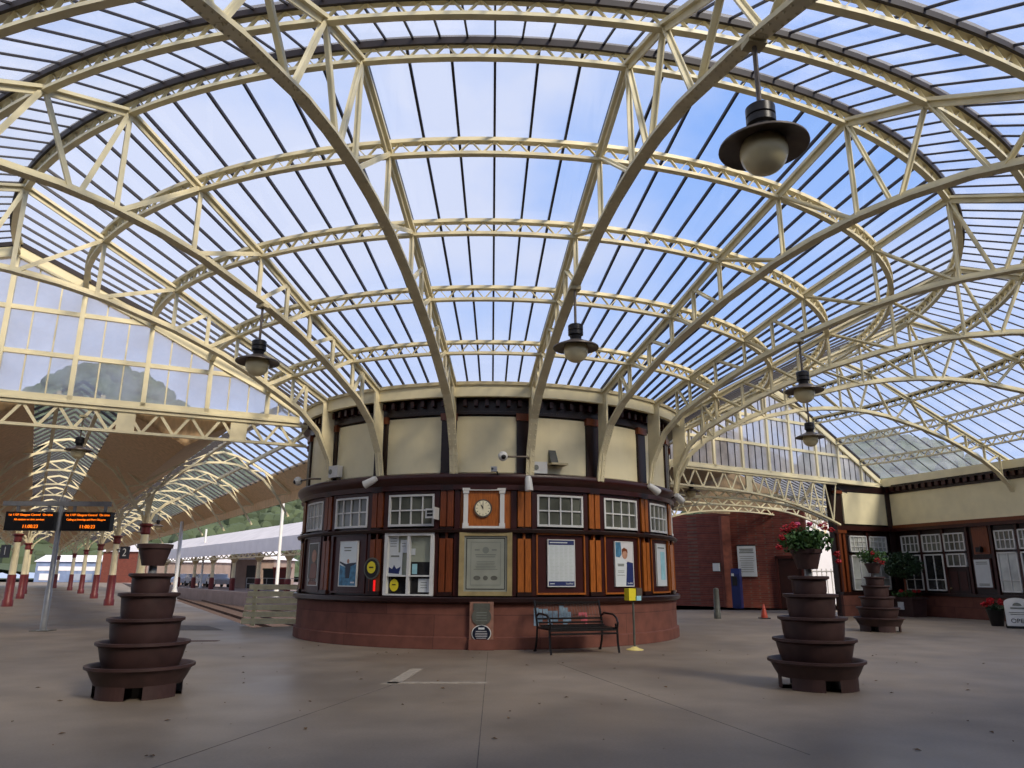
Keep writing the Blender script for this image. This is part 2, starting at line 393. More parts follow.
# ------------------------------------------------------------------ gable screens (radial glazed walls)
def radial(t, pts_rz): return [pol(r, t, z) for r, z in pts_rz]
def screen(name, t, label, glass, base, transoms, posts, munt, r0, r1):
    e = empty(name, label, 'glazed screen')
    nrm = pol(1, t+90); ub = lambda r: roofz(r)-.1
    rr = [r0]+[q[0] for q in PROF if r0 < q[0] < r1]+[r1]
    m = mb(); m.path([pol(r,t,ub(r)-.1) for r in rr], .1, .2); m.path([pol(r,t-.0,ub(r)-.22) for r in rr], .16, .05); m.build('rafter', M['cream_panel'], e)
    mb().path([pol(r,t,ub(r)+.06) for r in rr], .14, .1).build('dark_capping', M['flash'], e)
    m = mb(); m.beam(pol(r0,t,base+.03), pol(r1,t,base+.03), .12, .12); m.beam(pol(r0,t,base-.05), pol(r1,t,base-.05), .2, .05); m.build('bottom_beam', M['cream_panel'], e)
    ps = [q for q in posts]
    for q in ps: mb().beam(pol(q,t,base), pol(q,t,ub(q)-.2), .1, .12, nrm).build('post', M['cream_panel'], e)
    for zt in transoms:
        rs = [r0+.02*i for i in range(int((r1-r0)/.02)) if ub(r0+.02*i)-.2 > zt]
        if rs: mb().beam(pol(rs[0],t,zt), pol(rs[-1],t,zt), .08, .1).build('transom', M['cream_panel'], e)
    ends = [r0]+ps+[r1]
    for a, b in zip(ends, ends[1:]):
        for i in range(1, munt):
            q = a+(b-a)*i/munt
            mb().beam(pol(q,t,base), pol(q,t,ub(q)-.2), .03, .03, nrm).build('muntin', M['cream'] if glass == 'glass_screen' else M['dark_bar'], e)
    m = mb()
    for a, b in zip(rr, rr[1:]):
        m.add([pol(a,t,base),pol(b,t,base),pol(b,t,ub(b)-.15),pol(a,t,ub(a)-.15)],[(0,1,2,3)])
    m.build('glass', M[glass], e)
    return e
posts = [5.98,7.31,8.64,10.06,11.44,12.68,14.16,15.5,16.9]
screen('glazed_gable', TL+.3, 'tall glazed cream gable screen between concourse and platforms', 'glass_screen', 5.02, [5.98,6.95], posts, 3, 5.2, 18.1)
screen('glazed_gable', TR, 'pale glazed gable screen above the way to the pier', 'glass_screen_r', 4.93, [5.92,6.95], posts, 4, 5.2, 18.1)
def lattice_girder(label, p, q, z0, z1, n, plates=(), lowcurve=None, cat='girder', group=None):
    e = empty('lattice_girder', label, cat, group=group)
    P = Vector(p); Q = Vector(q); lo = lowcurve or (lambda s: z0); K = 40
    pt = lambda s, z: Vector((P.x+(Q.x-P.x)*s, P.y+(Q.y-P.y)*s, z))
    side = (Q-P).cross(Vector((0,0,1))).normalized()
    mb().beam(pt(0,z1), pt(1,z1), .12, .07).build('top_rail', M['cream'], e)
    mb().path([pt(i/K, lo(i/K)) for i in range(K+1)], .12, .06).build('bottom_rail', M['cream'], e)
    m = mb()
    for i in range(n):
        a, b = i/n, (i+1)/n; c = (a+b)/2
        m.beam(pt(a,z1), pt(c,lo(c)), .06, .025, side); m.beam(pt(c,lo(c)), pt(b,z1), .06, .025, side)
    m.build('lattice', M['cream'], e)
    for s in plates:
        mb().beam(pt(s-.014,(lo(s)+z1)/2), pt(s+.014,(lo(s)+z1)/2), .05, z1-lo(s)).build('plate', M['cream'], e)
    return e
lattice_girder('cream lattice girder beneath the glazed gable over the platforms', pol(5.0,TL+.3), pol(18.1,TL+.3), 4.42, 4.9, 20, (.12,.3,.52))
def arch(s):
    return 4.25-.02*s if s < .35 else 4.243-.95*((s-.35)/.65)**2.2
lattice_girder('cream spandrel girder with arched underside below the pier gable', pol(5.0,TR), pol(15.2,TR), 4.2, 4.82, 15, (.08,.52), arch)

# ------------------------------------------------------------------ ground
def floor_mat():
    m = mat('grey_concrete', (128,114,98), .62, .1, 1.1, .06, spec=.5); nt = m.node_tree; b = nt.nodes['Principled BSDF']
    tc = nd(nt,'ShaderNodeTexCoord'); n2 = nd(nt,'ShaderNodeTexNoise'); n2.inputs['Scale'].default_value = .22; n2.inputs['Detail'].default_value = 6
    nt.links.new(tc.outputs['Object'], n2.inputs['Vector'])
    n3 = nd(nt,'ShaderNodeTexNoise'); n3.inputs['Scale'].default_value = 38; n3.inputs['Detail'].default_value = 3; nt.links.new(tc.outputs['Object'], n3.inputs['Vector'])
    old = b.inputs['Base Color'].links[0].from_socket
    rp = nd(nt,'ShaderNodeMapRange'); rp.inputs[1].default_value=.3; rp.inputs[2].default_value=.7; rp.inputs[3].default_value=.8; rp.inputs[4].default_value=1.12
    nt.links.new(n2.outputs[0], rp.inputs[0])
    rp3 = nd(nt,'ShaderNodeMapRange'); rp3.inputs[1].default_value=.3; rp3.inputs[2].default_value=.7; rp3.inputs[3].default_value=.9; rp3.inputs[4].default_value=1.08
    nt.links.new(n3.outputs[0], rp3.inputs[0])
    m1 = nd(nt,'ShaderNodeMix', data_type='RGBA', blend_type='MULTIPLY'); m1.inputs[0].default_value=1
    m2 = nd(nt,'ShaderNodeMix', data_type='RGBA', blend_type='MULTIPLY'); m2.inputs[0].default_value=1
    nt.links.new(old, m1.inputs[6]); nt.links.new(rp.outputs[0], m1.inputs[7]); nt.links.new(m1.outputs[2], m2.inputs[6]); nt.links.new(rp3.outputs[0], m2.inputs[7])
    nt.links.new(m2.outputs[2], b.inputs['Base Color'])
    r2 = nd(nt,'ShaderNodeMapRange'); r2.inputs[1].default_value=.35; r2.inputs[2].default_value=.65; r2.inputs[3].default_value=.38; r2.inputs[4].default_value=.7
    nt.links.new(n2.outputs[0], r2.inputs[0]); nt.links.new(r2.outputs[0], b.inputs['Roughness'])
    return m
M['floor'] = floor_mat(); M['joint'] = mat('joint_filler', (92,84,77), .8, .2, 6)
edge = [(-3.5,3.6),(-6.5,1.35),(-17.4,23),(-25.6,38.5),(-40,66),(-62,110)]
fl = struct(mb().poly([(-70,-26,-.02),(40,-26,-.02),(40,60,-.02),(-2,60,-.02),(-2,9,-.02)]+[(x,y,-.02) for x,y in edge]+[(-110,110,-.02),(-110,-26,-.02)], (0,0,1), .02).build('floor', M['floor']))
m = mb(); edge2 = [(x,y,0) for x, y in edge]
for a, b in zip(edge2, edge2[1:]): m.poly([(a[0],a[1],-1.2),(b[0],b[1],-1.2),(b[0],b[1],-.02),(a[0],a[1],-.02)], (-1,-.5,0), .3)
m.build('platform_wall', M['pit_wall'], fl)
m = mb(); m.path([(-1.36,-9.5,.002),(-1.28,-9.2,.002),(-1.13,-7.8,.002)], .19, .003); m.path([(-1.38,-9.35,.002),(-.05,-9.35,.002)], .16, .003)
m.build('painted_corner_mark', M['faded'], fl)
m = mb()
for a, b in [((-2.6,-14.2),(-1.3,-9.6)),((2.6,-13.5),(1.1,-7.0)),((-.1,-15.5),(-.05,-5.2))]:
    m.beam((a[0],a[1],.001),(b[0],b[1],.001), .008, .002)
m.build('expansion_joint', M['joint'], fl)
m = mb().poly([(-7.9,1.9,.002),(-6.9,.3,.002),(-8.6,.2,.002),(-10.2,2.6,.002)], (0,0,1), .004); m.build('access_cover', M['joint'], fl)
m = mb().poly([(-8.0,-3.2,.002),(-5.9,-3.0,.002),(-5.9,-2.8,.002),(-8.0,-2.95,.002)], (0,0,1), .004); m.build('patch', M['stone_flat'], fl)
tb = struct(mb().poly([(-110,110,-1.1),(-3,2,-1.1),(2,16,-1.1),(-60,130,-1.1)], (0,0,1), .05).build('track_bed', M['ballast']))
m = mb()
for off in (1.8, 3.2, 5.4, 6.8):
    m.path([(-4.5-10.9*k/10+off*.89, 1.0+21.7*k/10+off*.45, -.98) for k in range(0, 40, 3)], .07, .14)
tr = m.build('rail', M['ballast'], tb)
op = struct(mb().poly([(1,13,-1.1),(-18.7,40.5,-1.1),(-41,74,-1.1),(-66,116,-1.1),(-30,130,-1.1),(30,60,-1.1),(30,13,-1.1)], (0,0,1), 1.1).build('opposite_platform', M['grey_brown']))
# leaf litter
m = mb()
for _ in range(170):
    x, y = random.uniform(-7,9), random.uniform(-15,-3.5)
    if x*x+y*y < 28: continue
    a = random.random()*6.28; s = random.uniform(.012,.04); z = .004
    m.add([(x+s*cos(a),y+s*sin(a),z),(x+.5*s*cos(a+1.5),y+.5*s*sin(a+1.5),z+.012),(x-s*cos(a),y-s*sin(a),z+.004),(x+.5*s*cos(a-1.5),y+.5*s*sin(a-1.5),z+.01)],[(0,1,2,3)])
tag(m.build('leaf_litter', M['leaf_litter']), 'dry brown leaves scattered over the concrete floor', 'leaves', kind='stuff')

# ------------------------------------------------------------------ ticket kiosk
K = empty('ticket_kiosk', 'round timber ticket office on a red sandstone base in the middle of the concourse', 'ticket office', (KX,0,0))
KT = -.6
b0, b1 = KT-SP*5.5, KT+SP*5.5
mb().lathe([(4.0,.86),(4.77,.86),(4.77,.24),(4.82,.22),(4.82,0)], 96).build('stone_base', M['stone'], K, True)
mb().lathe([(4.6,1.0),(4.86,.98),(4.88,.96),(4.88,.89),(4.82,.85),(4.7,.85)], 96).build('sill', M['maroon_dark'], K, True)
mb().lathe([(4.7,.9),(4.7,5.3),(0,5.35)], 96).build('core_wall', M['maroon_dark'], K)
mb().lathe([(4.7,2.22),(4.86,2.24),(4.88,2.29),(4.84,2.32),(4.7,2.33)], 96).build('transom_rail', M['maroon_dark'], K, True)
mb().lathe([(4.7,3.08),(4.84,3.1),(4.84,3.2),(4.88,3.24),(4.93,3.3),(4.94,3.37),(4.92,3.41),(4.8,3.45),(4.7,3.45)], 96).build('cornice', M['maroon'], K, True)
mb().lathe([(4.7,4.66),(4.8,4.68),(4.8,4.74),(4.76,4.75),(4.76,4.98),(4.9,5.0),(4.98,5.01),(4.98,5.06),(4.7,5.1)], 96).build('frieze', M['maroon_dark'], K, True)
den = None
for i in range(14, 63):
    if den is None: den = mb().cb(4.76, 4.9, -.45, .45, 4.84, 4.97, 1).build('dentil', M['maroon'], K); o = den
    else: o = copy(den, K)
    o.rotation_euler = (0,0,RAD(b0+(b1-b0)*(i+.5)/77))
for k in range(-5, 6):
    t = KT+k*SP
    mb().cb(4.66, 4.75, t-7.6, t+7.6, 3.46, 4.64).build('cream_panel', M['cream_panel'], K)
    # pilaster on the left edge of the bay, lower and upper
    q = t-SP/2
    m = mb(); m.cb(4.6, 4.8, q-1.9, q+1.9, 3.42, 4.66); pl = m.build('upper_pilaster', M['maroon_dark'], K)
    mb().cb(4.6, 4.84, q-2.1, q+2.1, 4.55, 4.7).build('cap', M['brown_wood'], pl)
    m = mb()
    for s in (-.9, .9):
        m.cb(4.6, 4.81, q+s-.72, q+s+.72, 1.02, 2.12, 1); m.cb(4.6, 4.81, q+s-.72, q+s+.72, 2.36, 3.08, 1)
    m.cb(4.6, 4.77, q-.3, q+.3, 1.02, 3.08, 1)
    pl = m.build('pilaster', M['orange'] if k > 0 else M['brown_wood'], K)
    m = mb(); m.cb(4.6,4.85,q-1.5,q+1.5,2.24,2.34,2); m.build('transom_block', M['maroon_dark'], pl); mb().cb(4.6,4.84,q-1.8,q+1.8,1.0,1.08,2).build('foot', M['maroon_dark'], pl); mb().cb(4.6,4.84,q-1.5,q+1.5,3.08,3.2,2).build('capital', M['maroon_dark'], pl)
    for s in (-1,1): mb().cb(4.6, 4.78, q+s*2.55-.65, q+s*2.55+.65, 1.0, 3.1, 1).build('jamb', M['maroon'], pl)
    if k == 0: continue
    # upper window
    m = mb(); a, b_, z0, z1 = t-6.2, t+6.2, 2.37, 3.02
    m.cb(4.7,4.79,a,b_,z0,z0+.045); m.cb(4.7,4.79,a,b_,z1-.04,z1); m.cb(4.7,4.79,a,a+.5,z0,z1,1); m.cb(4.7,4.79,b_-.5,b_,z0,z1,1)
    for i in range(1,4): q2 = a+(b_-a)*i/4; m.cb(4.7,4.775,q2-.16,q2+.16,z0,z1,1)
    m.cb(4.7,4.775,a,b_,(z0+z1)/2-.014,(z0+z1)/2+.014)
    w = m.build('window', M['white'], K)
    mb().cb(4.69,4.745,a,b_,z0,z1).build('pane', M['wpane'] if k != -3 else M['wpane_lit'], w)
    mb().cb(4.6,4.77,t-6.9,t+6.9,3.02,3.1).build('window_head', M['maroon'], w)
    if k == -1:
        # serving window: white sash with four lights
        m = mb(); a, b_, z0, z1 = t-6.6, t+6.6, 1.0, 2.25
        m.cb(4.7,4.83,a,b_,z0,z0+.03); m.cb(4.7,4.83,a,b_,z1-.07,z1); m.cb(4.7,4.83,a,a+.9,z0,z1,1); m.cb(4.7,4.83,b_-.9,b_,z0,z1,1)
        m.cb(4.7,4.82,t+.0-.35,t+.35,z0,z1,1); m.cb(4.7,4.81,a,b_,1.37,1.4)
        w = m.build('serving_window', M['white'], K)
        mb().cb(4.69,4.735,a,t,z0,z1).build('blind', M['blind'], w)
        mb().cb(4.69,4.736,t,b_,1.66,z1).build('blind', M['blind'], w)
        mb().cb(4.69,4.735,t,b_,z0,1.66).build('dark_opening', M['wpane_dark'], w)
        mb().cb(4.69,4.736,a,t,z0,1.38).build('dark_opening', M['wpane_dark'], w)
    else:
        m = mb(); a, b_, z0, z1 = t-6.5, t+6.5, 1.03, 2.24; d = .35
        m.cb(4.7,4.8,a,b_,z0,z0+.035); m.cb(4.7,4.8,a,b_,z1-.035,z1); m.cb(4.7,4.8,a,a+d,z0,z1,1); m.cb(4.7,4.8,b_-d,b_,z0,z1,1)
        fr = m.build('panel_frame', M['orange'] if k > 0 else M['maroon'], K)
        mb().cb(4.68,4.76,a,b_,z0,z1).build('panel', M['panel_maroon'], fr)
# clock surround board in the middle bay
t = KT-.4
mb().cb(4.68,4.74,t-6.8,t+6.8,2.33,3.08).build('clock_board', M['orange'], K)
# stone pier under the notice
PT = -1.2
pier = mb().cb(4.7,4.88,PT-2.75,PT+2.75,0,.9,3).build('plaque_pier', M['pale_stone'], K)
mb().cb(4.7,4.91,PT-2.85,PT+2.85,0,.2,3).build('plinth', M['stone'], pier)
mb().cb(4.88,4.895,PT-1.9,PT+1.9,.74,.87,2).build('small_tablet', M['bronze'], pier)
def on_kiosk(r, t, z): v = pol(r, t, z); return Vector((v.x+KX, v.y, v.z))
def face_loc(name, label, cat, r, t, z, group=None):
    """thing hung on the kiosk: local x right, y into the wall, z up"""
    return empty(name, label, cat, on_kiosk(r,t,z), RAD(t), group)
def disc(x, z, rx, rz, y0, y1, n=28):
    m = mb(); m.poly([(x+rx*cos(2*PI*i/n), y1, z+rz*sin(2*PI*i/n)) for i in range(n)], (0,-1,0), y1-y0); return m
def lines(x0, x1, zs, h, y, mat_, parent, name='printed_lines', jit=.2):
    m = mb()
    for z in zs:
        w = (x1-x0)*(1-jit*random.random()); m.box((x0+x1)/2-w/2, (x0+x1)/2+w/2, y-.002, y, z, z+h)
    return m.build(name, mat_, parent)
# plaques
e = face_loc('commemorative_plaque', 'round weathered grey green plaque above the navy oval plaque', 'plaque', 4.88, PT, .62)
disc(0,0,.19,.17,-.02,0).build('disc', M['bronze'], e)
lines(-.12,.12,[-.08,-.03,.02,.07],.015,-.022,M['grey_ink'],e)
e = face_loc('oval_plaque', 'navy oval enamel plaque with white rim low on the stone pier', 'plaque', 4.88, PT, .31)
disc(0,0,.19,.16,-.02,0).build('rim', M['white'], e); disc(0,0,.175,.145,-.026,0).build('enamel', M['navy_dark'], e)
mb().box(-.06,.06,-.03,-.024,.075,.11).build('crest', M['paper'], e)
lines(-.12,.12,[-.09,-.06,-.03,0,.035],.009,-.027,M['grey_roof'],e)
# clock
e = face_loc('wall_clock', 'round white dial clock in a white pilastered frame above the notice', 'clock', 4.74, t, 2.72)
m = mb()
for s in (-1,1):
    m.box(s*.37-.045,s*.37+.045,-.07,0,-.36,.36); m.box(s*.37-.06,s*.37+.06,-.085,0,.3,.36); m.box(s*.37-.06,s*.37+.06,-.085,0,-.38,-.3)
m.box(-.44,.44,-.09,0,.36,.41); m.box(-.43,.43,-.08,0,-.4,-.355)
m.build('frame', M['white'], e)
mb().box(-.33,.33,-.03,0,-.355,.36).build('backboard', M['orange'], e)
disc(-.02,0,.185,.185,-.07,-.02).build('bezel', M['lamp_metal'], e); disc(-.02,0,.155,.155,-.075,-.03).build('dial', M['clockface'], e)
m = mb()
for i in range(12):
    a = 2*PI*i/12; c = Vector((-.02+.128*sin(a),-.077,.128*cos(a))); d = Vector((sin(a),0,cos(a)))*.016; m.beam(c-d,c+d,.009,.004,(0,1,0))
m.build('numerals', M['black'], e)
mb().beam((-.02,-.08,-.02),(-.02,-.08,.115),.01,.004,(0,1,0)).build('minute_hand', M['black'], e)
mb().beam((-.02,-.083,0),(-.062,-.083,.072),.014,.004,(0,1,0)).build('hour_hand', M['black'], e)
# notice under the clock
e = face_loc('framed_notice', 'large silver notice in a wide dull gold frame under the clock', 'notice', 4.78, KT+.15, 1.63)
m = mb(); m.box(-.53,.53,-.05,.06,.54,.62); m.box(-.53,.53,-.05,.06,-.62,-.54); m.box(-.53,-.43,-.05,.06,-.54,.54); m.box(.43,.53,-.05,.06,-.54,.54); m.build('frame', M['gold'], e)
mb().box(-.43,.43,-.02,.06,-.54,.54).build('print', M['silver'], e)
m = mb()
for x0,x1,z0,z1 in [(-.39,-.375,-.5,.5),(.375,.39,-.5,.5),(-.39,.39,.485,.5),(-.39,.39,-.5,-.485)]: m.box(x0,x1,-.024,-.02,z0,z1)
m.build('border_line', M['black'], e)
m = mb()
for x0,x1,z0,z1 in [(-.3,-.29,-.42,.42),(.29,.3,-.42,.42),(-.3,.3,.41,.42),(-.3,.3,-.42,-.41)]: m.box(x0,x1,-.023,-.02,z0,z1)
m.build('inner_line', M['grey_ink'], e)
disc(0,.26,.065,.065,-.024,-.02).build('seal', M['grey_ink'], e)
lines(-.24,.24,[.16,.12],.02,-.021,M['grey_ink'],e); lines(-.24,.24,[.03,-.0,-.03,-.06,-.09,-.12],.012,-.021,M['grey_ink'],e,jit=.35)
m = mb(); m.box(-.22,-.12,-.023,-.02,.25,.28); m.box(.12,.22,-.023,-.02,.25,.28); m.build('crest_text', M['grey_ink'], e)
for x, rx in ((-.17,.07),(0,.05),(.17,.07)): disc(x,-.28,rx,.045,-.024,-.02,12).build('emblem', M['bronze'], e)
# posters
def poster(label, t, w, z0, z1, sheet='paper', fmat='white', cat='poster', dx=0):
    e = face_loc('poster', label, cat, 4.78, t, (z0+z1)/2); h = (z1-z0)/2; w /= 2
    m = mb(); d = .018
    m.box(-w-d,w+d,-.02,.02,h,h+d); m.box(-w-d,w+d,-.02,.02,-h-d,-h); m.box(-w-d,-w,-.02,.02,-h,h); m.box(w,w+d,-.02,.02,-h,h); m.build('frame', M[fmat], e)
    mb().box(-w,w,-.012,.02,-h,h).build('sheet', M[sheet], e)
    return e, w, h
e, w, h = poster('white timetable poster with navy header and footer bands beside the notice', KT+SP-.1, .57, 1.2, 2.1)
mb().box(-w,w,-.016,-.012,h-.09,h).build('header_band', M['navy'], e); mb().box(-w,w,-.016,-.012,-h,-h+.09).build('footer_band', M['navy'], e)
mb().box(-w+.03,w-.15,-.018,-.016,h-.055,h-.035).build('header_text', M['paper'], e)
text('ScotRail', .05, M['paper'], e, (w-.11,-.017,-h+.045)); mb().box(-w+.03,-w+.13,-.018,-.016,-h+.035,-h+.05).build('footer_text', M['paper'], e)
m = mb()
for i in range(24):
    z = h-.13-i*.028
    for j in range(5): m.box(-w+.04+j*.105,-w+.04+j*.105+random.uniform(.05,.09),-.014,-.012,z,z+.008)
m.build('timetable_rows', mat('pale_grey_ink', (176,186,176), .6, .05, 4), e)
e, w, h = poster('advert poster of a man in blue with a white text panel, behind the sanitiser stand', KT+2*SP+.2, .54, 1.2, 2.1, 'grey_roof')
mb().poly([(.02,-.016,-h),(w,-.016,-h),(w,-.016,.02),(.1,-.016,.05),(.04,-.016,-.02)],(0,1,0),.004).build('blue_jacket', M['navy'], e)
disc(.02,.21,.085,.11,-.016,-.012,20).build('face', M['skin'], e)
mb().poly([(-.07,-.018,.3),(.0,-.018,.34),(.1,-.018,.3),(.11,-.018,.22),(.05,-.018,.27),(-.03,-.018,.26),(-.06,-.018,.2)],(0,1,0),.003).build('hair', M['brown_wood'], e)
mb().poly([(-w,-.019,-h),(.03,-.019,-h),(.07,-.019,-.02),(.05,-.019,.05),(-.02,-.019,.1),(-.12,-.019,.12),(-w,-.019,.15)],(0,1,0),.004).build('text_panel', M['paper'], e)
lines(-w+.04,.0,[-.02,-.05],.022,-.02,M['grey_ink'],e); lines(-w+.04,.0,[-.15,-.18,-.24],.01,-.02,M['grey_ink'],e)
mb().poly([(-w,-.015,.15),(-w,-.015,h),(-.1,-.015,h),(-.08,-.015,.2),(-.14,-.015,.13)],(0,1,0),.003).build('backdrop', M['skyblue'], e)
text('ScotRail', .05, M['paper'], e, (.16,-.018,-h+.05))
e, w, h = poster('white poster with a pale blue column at the right edge of the kiosk', KT+3*SP-.4, .52, 1.2, 2.1)
mb().box(-.05,.2,-.016,-.012,-h+.12,h-.16).build('pale_blue_column', M['teal'], e); lines(-w+.05,w-.05,[h-.09],.03,-.015,M['grey_ink'],e)
e, w, h = poster('poster of people on a blue hillside under pale sky, left of the serving window', KT-2*SP+.4, .52, 1.18, 2.08, 'teal')
mb().box(-w,w,-.014,-.012,-.05,h).build('pale_sky', mat('pale_sky_ink',(214,222,222),.5,.04,3), e)
m = mb(); m.poly([(-w,-.016,-h),(w,-.016,-h),(w,-.016,-.02),(.15,-.016,.0),(.02,-.016,-.12),(-.15,-.016,-.06),(-w,-.016,-.02)],(0,1,0),.003); m.build('blue_hills', M['skyblue'], e)
m = mb(); m.poly([(-.06,-.018,-.3),(.06,-.018,-.3),(.08,-.018,-.06),(.26,-.018,.0),(.25,-.018,.02),(.05,-.018,.01),(-.06,-.018,-.01),(-.26,-.018,.05),(-.26,-.018,.02),(-.08,-.018,-.06)],(0,1,0),.003); m.build('figure', M['navy_dark'], e)
disc(0,.05,.035,.045,-.018,-.014,12).build('head', M['skin'], e)
lines(-.16,.1,[.32,.26],.022,-.015,M['grey_ink'],e); mb().box(.1,.22,-.018,-.016,-h+.05,-h+.08).build('logo_text', M['paper'], e)
e, w, h = poster('narrow brown monochrome poster at the left edge of the kiosk', KT-3*SP+2.3, .52, 1.18, 2.08, 'bronze')
mb().poly([(-.2,-.016,-h),(.22,-.016,-h),(.2,-.016,-.05),(.1,-.016,.05),(-.12,-.016,0)],(0,1,0),.003).build('foreground', M['brown_wood'], e)
disc(.03,.18,.13,.14,-.016,-.012,20).build('face', M['skin'], e); mb().box(-.22,.22,-.016,-.012,-.38,-.3).build('caption', M['paper'], e)
# papers inside the serving window
def sheet(label, x, z, w, h, m='paper', cat='notice', r=4.745, name='paper_notice', t=KT-SP):
    e = face_loc(name, label, cat, r, t+x/4.75*57.3, z); mb().box(-w/2,w/2,-.004,.0,-h/2,h/2).build('sheet', M[m], e); return e
e = sheet('white paper notice at the top of the left serving pane', -.38, 2.02, .24, .36); lines(-.08,.08,[.1,.05,0,-.05],.012,-.005,M['grey_ink'],e)
e = sheet('small white notice beside the tall white paper notice', -.14, 1.97, .15, .26); lines(-.05,.05,[.05,0],.012,-.005,M['grey_ink'],e)
e = sheet('white notice with a navy rider picture in the left serving pane', -.33, 1.62, .34, .46); mb().poly([(-.15,-.006,-.18),(.1,-.006,-.2),(.14,-.006,-.05),(.04,-.006,-.1),(-.02,-.006,-.02),(-.06,-.006,-.1),(-.14,-.006,-.06)],(0,1,0),.003).build('rider_picture', M['navy'], e); lines(-.1,.1,[.14],.03,-.005,M['grey_ink'],e)
e = sheet('small white card high on the right of the serving window bar', .08, 1.86, .09, .13)
e = sheet('pale notice low in the right serving pane', .33, 1.2, .24, .26); lines(-.08,.08,[.05,0,-.05],.012,-.005,M['grey_ink'],e)
e = sheet('pale teal notice in the dark right serving pane', .12, 1.52, .11, .2, 'teal')
e = face_loc('round_sticker', 'round yellow sticker inside the bottom left serving pane', 'sticker', 4.745, KT-SP-4.0, 1.2); disc(0,0,.1,.12,-.006,0).build('disc', M['yellow'], e); lines(-.05,.05,[0],.02,-.008,M['black'],e)
e = face_loc('round_sign', 'oval black rimmed yellow sign on the pilaster left of the serving window', 'sign', 4.81, KT-1.5*SP-.6, 1.53)
disc(0,0,.2,.22,-.03,0).build('rim', M['bronze'], e); disc(0,0,.17,.19,-.034,0).build('plate', M['black'], e); disc(-.0,0.02,.11,.12,-.038,0).build('yellow_disc', M['yellow'], e); lines(-.06,.06,[.01],.025,-.04,M['black'],e)
e = face_loc('lit_strip', 'narrow red lit strip below the yellow sign', 'light', 4.81, KT-1.5*SP+.3, 1.15); mb().box(-.02,.02,-.02,0,-.15,.15).build('lens', M['red_light'], e); mb().box(-.12,-.02,-.03,0,-.15,.15).build('housing', M['maroon_dark'], e)
# projecting flag sign
e = face_loc('flag_sign', 'white projecting flag sign with two dark bars beside the upper window', 'sign', 4.8, KT-.5*SP-2.6, 2.6); e.scale = (.75,.75,.75)
mb().poly([(-.22,-.3,-.12),(.06,-.42,-.12),(.06,-.42,.12),(-.22,-.3,.14)],(.39,.92,0),.03).build('board', M['white'], e)
m = mb(); 
for z in (-.075,.015): m.poly([(-.17,-.327,z),(.015,-.406,z),(.015,-.406,z+.065),(-.17,-.327,z+.07)],(.39,.92,0),.01)
m.build('dark_bars', M['black'], e); mb().box(.05,.075,-.44,0,-.15,.17).build('bracket', M['white'], e)
# fittings round the cornice
def spot(label, t, r, z, aim, l=.3):
    e = face_loc('floodlight', label, 'floodlight', r, t, z, 'white floodlights round the kiosk')
    a = Vector(aim).normalized(); c = Vector((0,-.16,0))
    mb().tube([c-a*l*.5,c-a*l*.3,c+a*l*.45,c+a*l*.5],[.05,.07,.085,.08],14).build('lamp_body', M['white'], e, True)
    mb().tube([(0,0.02,.0),(0,-.1,.06),(0,-.16,.03)],.015).build('bracket', M['black'], e)
spot('white floodlight tilted on the cornice above the round yellow sign', KT-1.5*SP+.3, 4.96, 3.28, (-.8,-.3,-.45))
spot('white floodlight hanging under the truss foot right of the clock', KT+.5*SP+.3, 4.95, 3.2, (.05,-.1,-1))
spot('white floodlight above the pilaster between the right posters', KT+2.5*SP-1.0, 4.96, 3.28, (.8,-.3,-.5))
spot('white floodlight at the far right end of the kiosk cornice', KT+3.3*SP, 4.96, 3.2, (.9,-.2,-.4))
def jbox(label, t, r, z, s=.14, deep=.14):
    e = face_loc('junction_box', label, 'box', r, t, z, 'white junction boxes on the kiosk')
    mb().box(-s*1.3,s*1.3,-deep,0,-s,s).build('casing', M['white'], e); disc(-s*.7,0,s*.45,s*.45,-deep-.01,-deep,14).build('dial', M['grey_ink'], e)
    mb().tube([(s*1.2,-.05,-s),(s*1.6,-.04,-s*2.2),(s*2.4,-.02,-s*2)],.018).build('cable', M['black'], e); return e
jbox('white junction box on the cream panel right of the clock', KT+.5*SP+3.6, 4.78, 3.56, .12)
jbox('white junction box above the left poster window', KT-2.5*SP+3.2, 4.78, 3.62, .13)
jbox('small white box on the cornice above the clock', KT+.1*SP, 4.9, 3.5, .05, .1)
def cctv(label, t, r, z):
    e = face_loc('security_camera', label, 'camera', r, t, z, 'security cameras on the kiosk')
    mb().tube([(-.55,-.2,0),(-.1,-.2,.01),(0,0.05,.02)],.02).build('bracket_arm', M['lamp_metal'], e)
    mb().ball((-.6,-.24,0),.1,14,9).build('dome', M['white'], e, True); mb().ball((-.6,-.3,-.02),.055,12,8).build('lens', M['black'], e, True)
cctv('white dome camera on an arm by the truss foot right of the clock', KT+.5*SP+.8, 4.98, 3.72)
cctv('white dome camera on an arm at the left end of the kiosk', KT-3.2*SP+9, 4.9, 3.5)
e = face_loc('corner_shelf', 'cream bracket shelf with a speaker on the cream panel right of the clock', 'shelf', 4.75, KT+SP-1.6, 3.62)
mb().box(-.16,.2,-.3,0,0,.04).build('shelf_board', M['cream_dull'], e); mb().poly([(-.12,0,-.0),(-.12,-.2,-.0),(-.12,0,.34)],(1,0,0),.16).build('wedge_speaker', M['bronze'], e)

